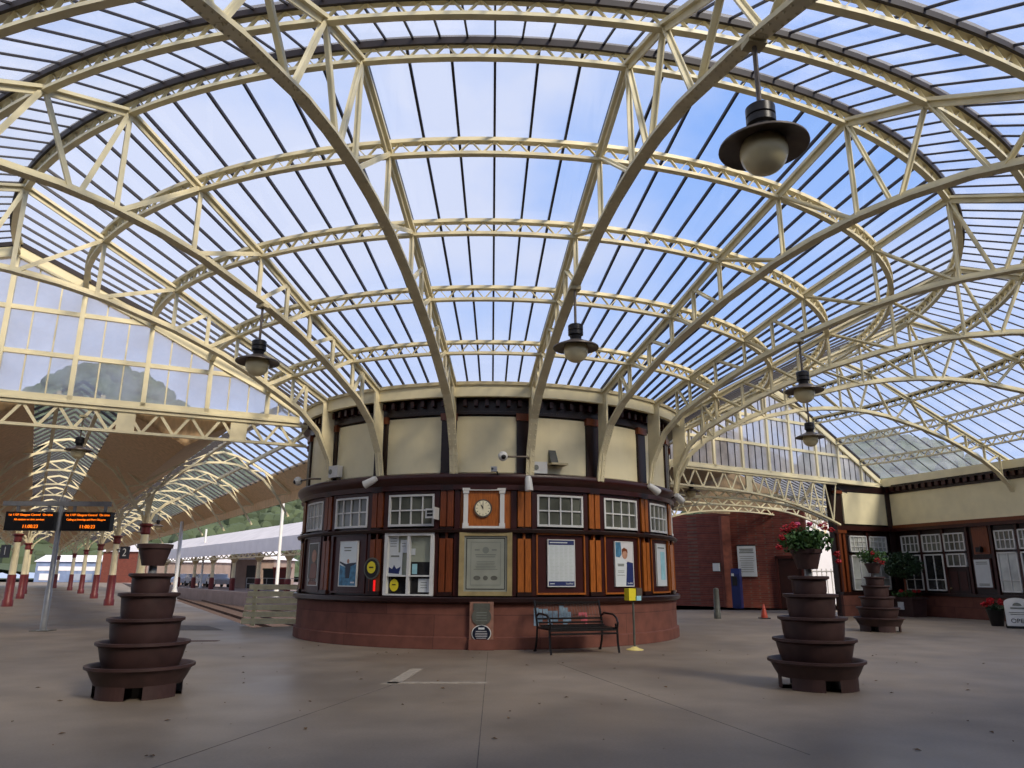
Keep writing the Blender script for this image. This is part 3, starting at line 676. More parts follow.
# faded graffiti on the stone behind the bench
m = mb()
for k, (x, h) in enumerate([(-.5,.34),(-.42,.26),(-.3,.2),(-.2,.28),(-.08,.22),(.05,.26),(.14,.34),(.22,.2)]):
    a = 17+x/4.95*57.3; m.cb(4.771,4.776,a,a+1.2,.44+.06*(k%3),.44+.06*(k%3)+h,1)
g = tag(m.build('graffiti', M['graf_blue'], None, False, (KX,0,0)), 'faded blue painted scrawl on the stone behind the bench', 'graffiti')
m = mb()
for x, z, w, h in [(.5,.62,.18,.06),(.56,.5,.16,.06),(.52,.38,.18,.07),(.66,.44,.05,.24)]:
    a = 17+x/4.95*57.3; m.cb(4.771,4.776,a,a+w*11,z,z+h,1)
tag(m.build('graffiti', M['graf_pink'], None, False, (KX,0,0)), 'faded pink painted scrawl on the stone behind the bench', 'graffiti')

# ------------------------------------------------------------------ bench
bp_ = pol(5.5, 17.2); e = empty('bench', 'black metal bench with curled arms against the kiosk base', 'bench', bp_, RAD(16.5))
m = mb()
for y, z in ((.3,.6),(.26,.53),(.19,.48),(.1,.455),(.01,.445),(-.08,.44),(-.17,.44),(-.26,.44),(-.34,.42),(-.385,.36)): m.path([(-.66,y,z),(.66,y,z)],.075,.03)
m.build('seat', M['black_metal'], e)
m = mb(); 
for x in [(-.62+.062*i) for i in range(21)]: m.beam((x,.3,.6),(x,.44,.88),.004,.004,(0,1,0))
m.beam((-.68,.3,.6),(.68,.3,.6),.03,.03); m.beam((-.68,.445,.89),(.68,.445,.89),.035,.035); m.build('backrest', M['black_metal'], e)
for s in (-1,1):
    x = .68*s
    m = mb(); m.tube([(x,.46,.93),(x,.3,.46),(x,.34,.2),(x,.42,0.02)],.022,8); m.tube([(x,.42,.012),(x,.46,.012)],.03,8); m.build('leg', M['black_metal'], e, True)
    m = mb(); m.tube([(x,-.36,.44),(x,-.37,.2),(x,-.42,.012)],.022,8); m.build('leg', M['black_metal'], e, True)
    m = mb(); m.tube([(x,.36,.64),(x,.2,.7),(x,-.2,.69),(x,-.34,.63),(x,-.4,.54),(x,-.37,.46),(x,-.3,.47),(x,-.3,.53)],.02,8); m.build('armrest', M['black_metal'], e, True)
    mb().tube([(x,.3,.44),(x,-.36,.44)],.02,8).build('side_rail', M['black_metal'], e)
# sanitiser stand
e = empty('sanitiser_stand', 'yellow sanitiser dispenser on a thin pole with cream foot beside the bench', 'dispenser', (2.82,-4.75,0), RAD(25))
mb().lathe([(.0,.07),(.04,.06),(.1,.03),(.17,.012),(.17,0)],20).build('foot', M['sanit'], e, True)
mb().tube([(0,0,.04),(0,0,1.0)],.022,10).build('pole', M['bronze'], e)
mb().box(-.14,.05,-.07,.09,.93,1.16).build('dispenser', M['yellow'], e); mb().box(.03,.16,-.09,.07,.97,1.17).build('cover', M['lamp_metal'], e); mb().box(.02,.13,-.1,-.02,.93,1.02).build('tray', M['teal'], e)

# ------------------------------------------------------------------ tiered planters
def make_planter(label, loc, rz):
    e = empty('tiered_planter', label, 'planter', loc, rz, 'brown tiered planters')
    tiers = [(0,.36,.49,.6),(.3,.62,.415,.517),(.56,.89,.36,.428),(.83,1.18,.275,.34),(1.12,1.41,.2,.25)]
    for i, (z0, z1, r0, r1) in enumerate(tiers):
        h = z1-z0
        zs = z0+(.14 if i == 0 else 0)
        prof = [(0,zs+.02),(r0-.02,zs+.02),(r0-.005,zs),(r0,zs+.01),(r0+(r1-r0)*.35,zs+(z1-zs)*.35),(r1-.03,z1-.06),(r1-.01,z1-.045),(r1+.012,z1-.035),(r1+.012,z1-.004),(r1-.01,z1),(r1-.04,z1-.01),(r1-.08,z1-.07),(0,z1-.08)]
        b = mb().lathe(prof, 48).build('bowl', M['planter'], e, True)
        if i == 0:
            m = mb()
            for a in range(5): m.lathe([(.3,0),(r0,0),(r0,.15),(.3,.15)],8,(0,0,0),a*72,a*72+50)
            m.build('foot', M['planter'], b)
            mb().lathe([(.29,0),(.29,.15)],24).build('core', M['black'], b)
        mb().lathe([(r1-.07,z1-.07),(r0*.6,z1-.05),(0,z1-.04)],24).build('soil', M['soil'], b)
    mb().lathe([(.05,1.36),(.05,1.52),(0,1.52)],16).build('stem', M['grey_metal'], e, True)
    mb().lathe([(0,1.5),(.12,1.5),(.13,1.5),(.19,1.71),(.205,1.71),(.21,1.76),(.19,1.765),(.17,1.7),(0,1.69)],32).build('top_pot', M['planter'], e, True)
    return e
make_planter('bare brown tiered planter on the left near the departure screens', (-4.21,-10.4,0), .2)
make_planter('brown tiered planter on the right crowned with a bushy red geranium', (4.28,-9.78,0), -.15)
p3 = make_planter('smaller looking brown tiered planter in front of the tearoom corner', (10.4,.5,0), .4); p3.scale = (1.03,1.03,1.0)
def geranium(label, loc, s, nl, clusters, spread):
    e = empty('geranium', label, 'plant', loc)
    m = mb().leaves((0,0,.2*s),(.42*s,.4*s,.24*s), nl, .045*s, 1, .3); m.build('foliage', M['leaf'], e)
    m = mb()
    for i in range(8):
        a = i*.8; m.tube([(0,0,-.05*s),(.15*s*cos(a),.15*s*sin(a),.15*s),(.33*s*cos(a),.33*s*sin(a),.3*s)],.008*s,5)
    m.build('stems', M['leaf_dark'], e)
    for i, (x, y, z, r, c) in enumerate(clusters):
        m = mb()
        for _ in range(34):
            u = Vector((random.gauss(0,1),random.gauss(0,1),random.gauss(0,.7))).normalized()*r*(.5+.5*random.random())*s
            m.ball((x*s+u.x,y*s+u.y,z*s+u.z), .019*s, 6, 4, (1,1,.6))
        m.build('flower_head', M[c], e)
    return e
geranium('bushy green geranium with red flowers on the right planter', (4.28,-9.78,1.7), .84, 900,
  [(-.34,-.1,.38,.085,'red'),(-.24,-.15,.44,.07,'red'),(-.45,-.05,.1,.055,'red'),(-.4,-.08,.26,.05,'red'),(.28,-.1,.44,.075,'red'),(.06,-.1,.47,.04,'pink'),(.4,-.12,.38,.045,'red'),(.45,-.12,.0,.05,'red'),(.47,-.1,-.12,.045,'red'),(-.06,.1,.48,.04,'pink')], .4)
geranium('small green and red geranium on the planter by the tearoom corner', (10.4,.5,1.74), .95, 500, [(0,-.28,.12,.1,'red'),(-.1,-.25,.3,.06,'red'),(.16,-.2,.04,.08,'red')], .4)

# ------------------------------------------------------------------ pendant lamps
def make_lamp():
    e = empty('pendant_lamp', '', 'lamp')
    mb().tube([(0,0,.02),(0,0,-.70)],.022,10).build('rod', M['lamp_metal'], e)
    mb().box(-.09,.09,-.07,.07,-.06,.0).build('clamp', M['cream_dull'], e)
    mb().lathe([(0,-.66),(.1,-.67),(.125,-.69),(.125,-.77),(.115,-.78),(.125,-.79),(.125,-.85),(.1,-.87),(.09,-.92),(.12,-.94),(.13,-.96)],24).build('housing', M['black_metal'], e, True)
    mb().lathe([(.1,-.94),(.16,-.96),(.32,-1.03),(.37,-1.055),(.375,-1.075),(.37,-1.08),(.28,-1.05),(.1,-.99)],40).build('shade', M['lamp_metal'], e, True)
    mb().ball((0,0,-1.12),.2,24,14,(1,1,1.0)).build('globe', M['globe'], e, True)
    return e
L0 = None
for ti, r, lb in [(3,14.6,'large pendant lamp with wide disc shade high at the upper right'),(3,8.55,'pendant lamp hanging above the kiosk right of centre'),(1,8.5,'pendant lamp in front of the glazed gable on the left'),(5,8.5,'upper pendant lamp at the right, from the third truss right of the clock'),(7,8.5,'lower pendant lamp at the right, before the pale pier gable')]:
    if L0 is None: o = L0 = make_lamp()
    else: o = copy(L0)
    o.location = pol(r, RIBT[ti], lowz(r)-.02); o.rotation_euler = (0,0,RAD(RIBT[ti])); tag(o, 'dark '+lb, 'lamp', 'pendant concourse lamps')

# ------------------------------------------------------------------ tearoom building on the right
S_ = 1.03
def sc(x, y): return (x*S_, (y+20)*S_-20)
A1 = sc(12.6,7.3); A2 = sc(15.31,8.48); A3 = sc(17.0,2.9)
def zz(z): return 1.4+(z-1.4)*S_
def faceframe(A, B):
    d = Vector((B[0]-A[0], B[1]-A[1], 0)); return math.atan2(d.y, d.x), d.length
r2, L2 = faceframe(A2, A3); r1, L1 = faceframe(A1, A2)
LEN = 13.5
wall = struct(mb().box(0,LEN,.06,.3,0,5.2).build('wall_right', M['maroon_dark'], None, False, (A2[0],A2[1],0), r2))
mb().box(0,LEN,-.06,.3,0,.74).build('stone_base', M['stone_flat'], wall); mb().box(0,LEN,-.1,.3,.74,.84).build('sill', M['maroon_dark'], wall)
mb().box(0,LEN,-.12,.3,3.12,3.24).build('cornice', M['maroon'], wall); mb().box(0,LEN,-.02,.3,3.24,3.37).build('band', M['brown_wood'], wall)
for x0, x1 in [(.12,6.2),(6.35,LEN)]: mb().box(x0,x1,.0,.3,3.37,4.58).build('cream_panel', M['cream_panel'], wall)
m = mb(); m.box(0,LEN,-.03,.3,4.58,4.9); m.box(0,LEN,-.14,.3,4.84,4.92); m.build('frieze', M['maroon_dark'], wall)
den = None
for i in range(26):
    if den is None: o = den = mb().box(0,.16,-.12,.0,4.68,4.84).build('dentil', M['maroon'], wall)
    else: o = copy(den, wall)
    o.location = (i*.3,0,0)
mb().box(0,LEN,-.16,.3,4.92,5.2).build('eaves_board', M['cream_panel'], wall)
for x in (0,1.28,2.24,3.2,4.12,5.03,5.7): mb().box(x*S_-.05,x*S_+.05,-.02,.3,.84,3.12).build('mullion', M['maroon'], wall)
mb().box(3.42*S_,4.02*S_,0,.3,zz(2.15),zz(3.1)).build('orange_panel', M['brown_wood'], wall)
WN = [0]
def sash(x0, x1, z0, z1, cols, rows, pane, parentM, label=None, extra=None):
    WN[0] += 1; A, rot = parentM
    m = mb(); d = .045
    m.box(x0,x1,-.04,.1,z0,z0+d); m.box(x0,x1,-.04,.1,z1-d,z1); m.box(x0,x0+d,-.04,.1,z0,z1); m.box(x1-d,x1,-.04,.1,z0,z1)
    for i in range(1,cols): x = x0+(x1-x0)*i/cols; m.box(x-.014,x+.014,-.03,.1,z0,z1)
    for fz in rows: z = z0+(z1-z0)*fz; m.box(x0,x1,-.03,.1,z-.014,z+.014)
    w = struct(m.build('window_%d' % WN[0], M['white'], None, False, (A[0],A[1],0), rot))
    mb().box(x0,x1,.0,.1,z0,z1).build('pane', M[pane], w)
    return w
F2 = (A2, r2); F1 = (A1, r1)
for x0, x1, p_ in [(.42,1.22,'wpane'),(1.36,2.18,'wpane'),(2.29,3.13,'wpane'),(4.26,4.96,'wpane'),(5.08,5.75,'wpane')]:
    sash(x0*S_, x1*S_, zz(2.28), zz(2.9), 4, (.5,), p_, F2)
for x0, x1, p_ in [(.42,1.22,'wpane_dark'),(1.36,2.18,'wpane_dark'),(4.26,4.96,'wpane_lit'),(5.08,5.75,'wpane_dark')]:
    sash(x0*S_, x1*S_, zz(.94), zz(2.2), 2, (.3,), p_, F2)
dr = struct(mb().box(2.3*S_,3.12*S_,-.02,.12,0,zz(1.72)).build('door_1', M['maroon_dark'], None, False, (A2[0],A2[1],0), r2))
for z0, z1 in ((.2,.8),(.95,1.6)):
    for x0, x1 in ((2.4,2.68),(2.76,3.04)): mb().box(x0*S_,x1*S_,-.035,0,z0,z1).build('door_panel', M['maroon'], dr)
mb().tube([(2.38*S_,-.09,1.02),(2.38*S_,-.02,1.02)],.025).build('door_handle', M['gold'], dr)
sash(2.32*S_, 3.1*S_, zz(1.75), zz(2.2), 3, (), 'wpane', F2)
def onf(F, x, y, z=0):
    A, r = F; return Vector((A[0]+x*cos(r)-y*sin(r), A[1]+x*sin(r)+y*cos(r), z))
e = empty('notice_board', 'white framed notice board beside the dark tearoom door', 'notice board', onf(F2,3.7*S_,-.02,zz(1.53)), r2)
mb().box(-.34,.34,-.05,.0,-.5,.5).build('frame', M['maroon'], e); mb().box(-.29,.29,-.06,.0,-.46,.46).build('sheet', M['paper'], e); lines(-.24,.24,[.36,.3],.025,-.062,M['grey_ink'],e); lines(-.24,.24,[-.36,-.4],.02,-.062,M['grey_ink'],e)
e = empty('wall_lantern', 'small dark lantern on the orange panel above the notice board', 'lamp', onf(F2,3.7*S_,0,zz(2.3)), r2)
mb().box(-.09,.09,-.16,-.02,-.08,.08).build('lantern', M['black'], e); mb().box(-.03,.03,-.03,0,-.1,.12).build('backplate', M['black'], e)
# short return wall under the pier gable
wl = struct(mb().box(0,L1,.06,.3,0,5.0).build('wall_back', M['maroon_dark'], None, False, (A1[0],A1[1],0), r1))
mb().box(0,L1,-.05,.3,0,.76).build('stone_base', M['stone_flat'], wl); mb().box(0,L1,-.08,.3,.76,.86).build('sill', M['maroon_dark'], wl)
mb().box(0,L1,-.1,.3,3.12,3.28).build('cornice', M['maroon'], wl); mb().box(.55,2.95,.0,.3,3.37,4.58).build('cream_panel', M['cream_panel'], wl)
m = mb(); m.box(0,L1,-.03,.3,4.6,4.92); m.build('frieze', M['maroon_dark'], wl); mb().box(.08,.5,-.06,.3,4.5,4.62).build('cap', M['brown_wood'], wl)
m = mb(); m.box(.08,.2,-.06,.1,.86,3.0); m.box(.3,.42,-.06,.1,.86,3.0); m.build('pilaster', M['brown_wood'], wl); mb().box(.02,.48,-.1,.1,3.0,3.12).build('pilaster_cap', M['brown_wood'], wl)
sash(.66,1.58,zz(2.29),zz(2.88),4,(.33,.66),'wpane_lit',F1); sash(1.72,2.66,zz(2.29),zz(2.88),4,(.33,.66),'wpane_lit',F1)
sash(.66,1.58,zz(.93),zz(2.18),2,(.33,),'wpane_lit',F1); sash(1.72,2.66,zz(.93),zz(2.18),2,(.33,),'wpane_lit',F1)
mb().box(1.6,1.7,-.02,.1,.86,3.1).build('mullion', M['maroon'], wl)
struct(mb().box(A2[0]-.14,A2[0]+.2,A2[1]-.1,A2[1]+.25,0,5.0).build('trim_2', M['maroon_dark']))
# tearoom furniture outside
bx = onf(F2,1.15,-.8)
e = empty('trough_planter', 'brown square trough with a white card, under the round clipped tree', 'planter', bx, r2)
mb().hexa([(-.5,-.3,0),(.5,-.3,0),(.5,.3,0),(-.5,.3,0),(-.55,-.34,.62),(.55,-.34,.62),(.55,.34,.62),(-.55,.34,.62)]).build('trough', M['planter'], e)
mb().box(-.6,.6,-.38,.38,.62,.68).build('rim', M['planter'], e); mb().box(-.52,.52,-.3,.3,.66,.7).build('soil', M['soil'], e); mb().box(-.1,.16,-.37,-.345,.25,.52).build('card', M['paper'], e)
e = empty('clipped_tree', 'dark green clipped ball tree in front of the tearoom windows', 'tree', bx+Vector((-.05,-.05,.7)))
mb().tube([(0,0,-.05),(.03,0,.4),(0,0,.9)],[.05,.04,.035],8).build('trunk', M['brown_wood'], e); mb().leaves((0,0,1.12),(.72,.72,.5),1500,.06,1,.45).build('crown', M['leaf_dark'], e)
e = empty('bedding_plants', 'low green and red bedding plants at the foot of the clipped tree', 'plant', bx+Vector((0,0,.7)))
mb().leaves((0,0,.1),(.6,.4,.16),260,.05,1,.2).build('foliage', M['leaf'], e)
for x, y in ((-.35,-.3),(.1,-.35),(.42,-.1)): mb().leaves((x,y,.2),(.08,.08,.06),50,.03,1,.2).build('flower_head', M['red'], e)
e = empty('flower_pot', 'dark pot of red flowers beside the white pavement sign', 'plant', (15.1,2.75,0))
mb().lathe([(0,.05),(.16,.05),(.16,0),(.24,.42),(.26,.46),(.2,.44),(0,.42)],24).build('pot', M['black'], e, True); mb().leaves((0,0,.5),(.24,.24,.16),200,.05,1,.2).build('foliage', M['leaf_dark'], e)
for x, y, z in ((-.2,-.1,.68),(.1,-.15,.72),(-.03,.1,.74),(.22,0,.66),(-.28,.05,.62)): mb().leaves((x,y,z),(.11,.11,.07),90,.035,1,.2).build('flower_head', M['red'], e)
e = empty('pavement_sign', 'white round topped pavement sign reading OPEN', 'sign', (15.08,1.75,0), RAD(-32)); e.scale = (.86,.86,.86)
def aboard(y0, lean):
    pts = [(-.36,0),(.36,0),(.36,.78)]+[(.36*cos(a*PI/12),.78+.16*sin(a*PI/12)) for a in range(1,12)]+[(-.36,.78)]
    return mb().poly([(x, y0+lean*z, .06+z*.97) for x, z in pts], (0,1,0), .02)
aboard(-.24,.2).build('front_board', M['white'], e); aboard(.22,-.2).build('rear_board', M['white'], e)
m = mb(); m.box(-.38,.38,-.27,-.2,0,.08); m.box(-.38,.38,.2,.27,0,.08); m.box(-.38,-.34,-.2,.2,.1,.13); m.build('frame', M['black'], e)
tilt = math.atan(.2)
text('OPEN', .2, M['black'], e, (.02,-.215,.24), (PI/2-tilt,0,0)); m = mb()
for z, w, h in ((.5,.26,.018),(.44,.22,.018),(.62,.2,.05)): m.hexa([(-w,-.262+.206*z,z),(w,-.262+.206*z,z),(w,-.235+.206*z,z),(-w,-.235+.206*z,z),(-w,-.262+.206*(z+h),z+h),(w,-.262+.206*(z+h),z+h),(w,-.235+.206*(z+h),z+h),(-w,-.235+.206*(z+h),z+h)])
m.build('printed_lines', M['grey_ink'], e)
mb().poly([(.13*cos(a*PI/10),-.262+.206*(.72+.1*sin(a*PI/10)),.72+.1*sin(a*PI/10)) for a in range(11)],(0,1,0),.01).build('emblem', M['grey_ink'], e)

# ------------------------------------------------------------------ way to the pier, behind right
bw = struct(mb().poly([(6.2,20.7,0),(11.3,15.9,0),(11.3,15.9,4.4),(6.2,20.7,4.4)], (.7,.7,0), .3).build('wall_rear', M['brick']))
bw2 = struct(mb().poly([(11.3,15.9,0),(14.3,13.97,0),(14.3,13.97,4.4),(11.3,15.9,4.4)], (.55,.85,0), .3).build('wall_far', M['brick']))
struct(mb().box(10.95,11.35,15.6,16.0,0,4.2).build('trim_1', mat('brown_stone_quoin',(104,54,40),.8,.15,5,.2)))
e0 = Vector((11.3,15.9,0)); dd = Vector((8.4,-5.4,0)).normalized(); rr_ = math.atan2(dd.y, dd.x)
def onb(s, y, z): return Vector((e0.x+dd.x*s-dd.y*y, e0.y+dd.y*s+dd.x*y, z))
dr2 = struct(mb().box(-.5,.5,-.06,.1,0,2.2).build('door_2', M['maroon_dark'], None, False, onb(2.75,0,0), rr_))
mb().box(-.62,-.5,-.1,.1,0,2.3).build('jamb', M['maroon'], dr2); mb().box(.5,.62,-.1,.1,0,2.3).build('jamb', M['maroon'], dr2); mb().box(-.62,.62,-.1,.1,2.2,2.32).build('lintel', M['maroon'], dr2)
e = empty('wall_poster', 'large white information poster on the far brick wall', 'poster', onb(.85,-.02,2.1), rr_)
mb().box(-.42,.42,-.04,0,-.7,.7).build('board', M['paper'], e); mb().box(-.44,.44,-.05,0,.7,.76).build('top_rail', M['black'], e); lines(-.34,.34,[.52,.44,.36],.05,-.042,M['grey_ink'],e); lines(-.34,.34,[.2,.1,0,-.1,-.2,-.3,-.4,-.5],.03,-.042,M['silver'],e)
e = empty('ticket_machine', 'narrow blue machine against the far brick wall', 'machine', (11.25,14.85,0), rr_)
m = mb(); m.box(-.2,.2,-.2,.2,.0,1.5); m.hexa([(-.2,-.2,1.5),(.2,-.2,1.5),(.2,.2,1.5),(-.2,.2,1.5),(-.2,-.08,1.75),(.2,-.08,1.75),(.2,.2,1.75),(-.2,.2,1.75)]); m.build('casing', M['blue_box'], e); mb().box(-.13,.08,-.215,-.2,1.0,1.4).build('screen', M['black'], e); mb().box(-.17,-.05,-.22,-.2,1.42,1.53).build('label_plate', M['paper'], e)
e = empty('wall_sign', 'small white sign on the brick left of the blue machine', 'sign', (10.62,15.75,0), RAD(-43))
mb().box(-.17,.17,-.02,.02,1.64,2.0).build('sign_face', M['paper'], e); mb().box(-.19,.19,.02,.1,1.62,2.02).build('backing', M['black'], e)
e = empty('bollard', 'brown timber bollard in front of the far brick wall', 'bollard', (7.75,6.3,0))
mb().lathe([(0,1.02),(.08,1.0),(.09,.95),(.11,.2),(.12,.18),(.12,0)],16).build('post', M['bronze'], e, True); mb().lathe([(.096,.86),(.096,.93)],16).build('band', M['bronze'], e)
e = empty('traffic_cone', 'small orange traffic cone on the floor by the far brick wall', 'cone', (9.4,6.4,0)); e.scale = (.8,.8,.85)
mb().box(-.2,.2,-.2,.2,0,.04).build('base', M['black'], e); mb().lathe([(.15,.04),(.04,.55),(.03,.56),(0,.56)],20).build('cone_body', M['cone'], e, True)
struct(mb().box(14,26,21,21.3,0,5).build('wall_outside', M['white_clad']))
# railings and bright opening beside the return wall
e = empty('railing', 'white bar railing in the bright opening beside the geranium', 'railing', onb(4.5,-.1,0), rr_)
m = mb()
for i in range(9): m.box(-.8+i*.2-.02,-.8+i*.2+.02,-.02,.02,.1,1.75)
m.build('bars', M['white'], e); m = mb(); m.box(-.85,.85,-.03,.03,.2,.26); m.box(-.85,.85,-.03,.03,1.6,1.66); m.build('rails', M['white'], e)
# pier passage roof: glazed slope, boarded slope and lattice trusses
M['pass_board'] = mat('brown_roof_boarding', (138,116,86), .65, .1, 4, stretch=(3,3,1))
pt = empty('passage_roof', 'glazed and boarded pier passage roof seen under the pale gable', 'roof')
def pz(a): return pol(5.0+a, TR)
base_d = Vector((.33,.94,0))           # direction of the passage
def pp_(a, d, z): v = pol(5.0+a, TR)+base_d*d; return (v.x, v.y, z)
m = mb(); m.add([pp_(-2,.3,4.3),pp_(4.2,.3,6.4),pp_(4.2,12,6.4),pp_(-2,12,4.3)],[(0,1,2,3)]); m.build('boarded_slope', M['pass_board'], pt)
m = mb(); m.add([pp_(4.2,.3,6.4),pp_(11.5,.3,4.4),pp_(11.5,12,4.4),pp_(4.2,12,6.4)],[(0,1,2,3)]); m.build('glazed_slope', M['glass_out'], pt)
m = mb()
for i in range(14): m.beam(pp_(4.2,.3+i*.85,6.4), pp_(11.5,.3+i*.85,4.4), .05, .07)
m.build('glazing_bars', M['dark_bar'], pt)
m = mb()
for j in range(4): a = 5.5+j*1.8; z = 6.4-(a-4.2)/7.3*2.0-.08; m.beam(pp_(a,.3,z), pp_(a,12,z), .1, .12)
m.build('purlins', M['cream'], pt)
for i, d in enumerate((3.2, 6.2, 9.2)):
    P0 = Vector(pp_(-1.5,d,0)); P1 = Vector(pp_(11,d,0))
    lattice_girder('cream arched lattice truss '+['first','second','third'][i]+' along the pier passage', P0, P1, 3.8, 4.5, 16, (), lambda s: 4.25-1.0*abs(2*s-1)**2.6, 'truss', 'pier passage trusses')
m = mb(); m.poly([pp_(-2,12,4.3),pp_(11.5,12,4.3),pp_(11.5,12,4.5),pp_(4.2,12,6.4),pp_(-2,12,4.4)],base_d,.1); m.build('end_boarding', M['pass_board'], pt)
L = copy(L0); L.location = Vector(pp_(2.2,3.0,5.2)); L.scale = (.8,.8,.8); tag(L, 'small dark pendant lamp under the boarded pier passage roof', 'lamp')

# ------------------------------------------------------------------ platform canopy on the left
B0 = Vector((-17.5,15.8,0)); cd = Vector((-.51,.86,0)).normalized(); cn = Vector((.86,.51,0)).normalized()
def cp(s, t, z): v = B0+cn*s+cd*t; return (v.x, v.y, z)
T0, T1 = -15, 64
def tstart(s):   # canopy begins on the gable screen line
    g = pol(1, TL); # solve B0+cn*s+cd*t parallel to g
    P = B0+cn*s; return (P.x*g.y-P.y*g.x)/(cd.y*g.x-cd.x*g.y)+.25
SEC = [(-10.2,4.2,'b'),(-8.8,5.0,'g'),(-7.7,5.7,'g'),(-6.2,5.0,'b'),(-4.9,4.25,'b'),(-3.65,5.0,'g'),(-2.8,5.6,'g'),(-1.95,5.0,'b'),(-.6,4.25,'b'),(.6,5.0,'g'),(1.9,5.7,'g'),(3.5,4.75,'b'),(4.1,4.2,'b')]
ca = empty('platform_canopy', 'long platform canopy of glazed ridges and tan boarded valleys beyond the gable', 'canopy')
for (s0,z0,k0),(s1,z1,k1) in zip(SEC, SEC[1:]):
    kind = 'g' if (k0 == 'g') else 'b'
    a0, a1 = tstart(s0), tstart(s1)
    if kind == 'g':
        m = mb(); m.add([cp(s0,a0,z0),cp(s1,a1,z1),cp(s1,T1,z1),cp(s0,T1,z0)],[(0,1,2,3)]); m.build('glazed_slope', M['glass_in'], ca)
        m = mb(); t = max(a0,a1)+.2
        while t < T1:
            m.beam(cp(s0,t,z0-.02), cp(s1,t,z1-.02), .04, .06); t += .75
        m.build('glazing_bars', M['dark_bar'], ca)
        mb().beam(cp((s0+s1)/2,(a0+a1)/2,(z0+z1)/2-.08), cp((s0+s1)/2,T1,(z0+z1)/2-.08), .09, .1).build('purlin', M['cream'], ca)
    else:
        m = mb(); m.add([cp(s0,a0,z0),cp(s1,a1,z1),cp(s1,T1,z1),cp(s0,T1,z0),cp(s0,a0,z0+.08),cp(s1,a1,z1+.08),cp(s1,T1,z1+.08),cp(s0,T1,z0+.08)],[(0,1,2,3),(4,7,6,5),(0,4,5,1),(2,6,7,3),(0,3,7,4),(1,5,6,2)]); m.build('boarded_slope', M['roof_board'], ca)
for (s0,z0,k0),(s1,z1,k1) in zip(SEC, SEC[1:]):
    if k0 == 'b':
        a0, a1 = tstart(s0), tstart(s1); mb().poly([cp(s0,a0,z0),cp(s1,a1,z1),cp(s1,a1,5.05),cp(s0,a0,5.05)],cd,.05).build('front_boarding', M['roof_board'], ca)
mb().path([cp(4.15,tstart(4.15),4.1),cp(4.15,T1,4.1)],.06,.42).build('fascia', M['roof_board'], ca)
for s, z in ((-.6,4.15),(-4.9,4.2)): mb().path([cp(s,-2,z),cp(s,T1,z)],.16,.2).build('valley_beam', M['cream'], ca)
# canopy trusses: arched lattice between column rows and cantilever to the platform edge
def canopy_truss(t, lb):
    e = empty('canopy_truss', lb, 'truss', group='canopy trusses over the platform')
    spans = [(-4.9,-.6,5.4),(-.6,4.1,5.4),(-10.2,-4.9,5.5)]
    for (s0, s1, zt) in spans:
        n = 10; up = []; lo = []
        for i in range(n+1):
            x = i/n; s = s0+(s1-s0)*x; up.append((s, 4.15+(zt-4.15)*(1-abs(2*x-1)**1.6))); lo.append((s, 3.35+(zt-.35-3.35)*(1-abs(2*x-1)**2.4)))
        mb().path([cp(s,t,z) for s, z in up], .07, .07).build('top_chord', M['cream'], e); mb().path([cp(s,t,z) for s, z in lo], .07, .07).build('bottom_chord', M['cream'], e)
        m = mb()
        for i in range(n):
            a, b = (up[i], lo[i+1]) if i % 2 == 0 else (lo[i], up[i+1]); m.beam(cp(a[0],t,a[1]), cp(b[0],t,b[1]), .04, .04)
        m.build('lattice', M['cream'], e)
where = ['closest to the concourse','second from the concourse','third from the concourse','fourth from the concourse','fifth from the concourse','sixth from the concourse','seventh from the concourse','eighth from the concourse','ninth from the concourse','tenth from the concourse']
for i in range(10): canopy_truss(-13.5+i*5.2 if i < 3 else -13.5+3*5.2+(i-3)*7, 'cream arched lattice truss across the platform canopy, '+where[i])
# columns
def column(x, y, label, sign=None):
    e = empty('canopy_column', label, 'column', (x,y,0), 0, 'platform canopy columns')
    mb().lathe([(.0,1.35),(.17,1.35),(.18,.3),(.22,.25),(.22,0)],14).build('red_base', M['column_red'], e, True)
    mb().lathe([(.145,1.35),(.125,3.1),(0,3.1)],14).build('shaft', M['cream'], e, True)
    mb().lathe([(.13,2.75),(.165,2.8),(.15,3.0),(.22,3.06),(.22,3.12),(.13,3.14)],14).build('capital', M['column_red'], e, True)
    m = mb()
    for d in (cn,-cn,cd,-cd):
        m.path([Vector((0,0,3.1))+d*.05, Vector((0,0,3.5))+d*.2, Vector((0,0,3.85))+d*.55, Vector((0,0,4.1))+d*1.0], .07, .09)
    m.beam((0,0,3.1),(0,0,4.2),.14,.14,(0,1,0)); m.build('bracket', M['cream'], e)
    if sign:
        k = empty('platform_number_sign', 'black square sign with a white '+sign+(' behind the left planter' if sign == '2' else ' at the far left edge'), 'sign', (x+(.55 if sign == '2' else -.3),y-.25,2.35), RAD(-20))
        mb().box(-.28,.28,-.03,0,-.28,.28).build('plate', M['black'], k); text(sign, .5, M['white'], k, (0,-.035,0)); mb().box(-.6,-.28,-.02,0,.1,.16).build('arm', M['black'], k)
        m = mb(); 
cols = [(-12.25,7.0,'nearest canopy column, half hidden behind the left planter',None),(-17.5,15.8,'canopy column carrying the number 2 sign','2'),(-21.2,14.4,'canopy column carrying the number 1 sign','1'),(-23.4,26,'second canopy column down the right row, behind number 2',None),(-30.0,37.0,'third canopy column down the right row',None),(-36.5,47.5,'fourth canopy column down the right row',None),(-44,58.5,'fifth and last canopy column down the right row',None),(-27.2,25.2,'second canopy column down the left row, behind number 1',None),(-33.5,36,'third canopy column down the left row',None)]
for x, y, lb, sg in cols: column(x, y, 'cream and dark red '+lb, sg)
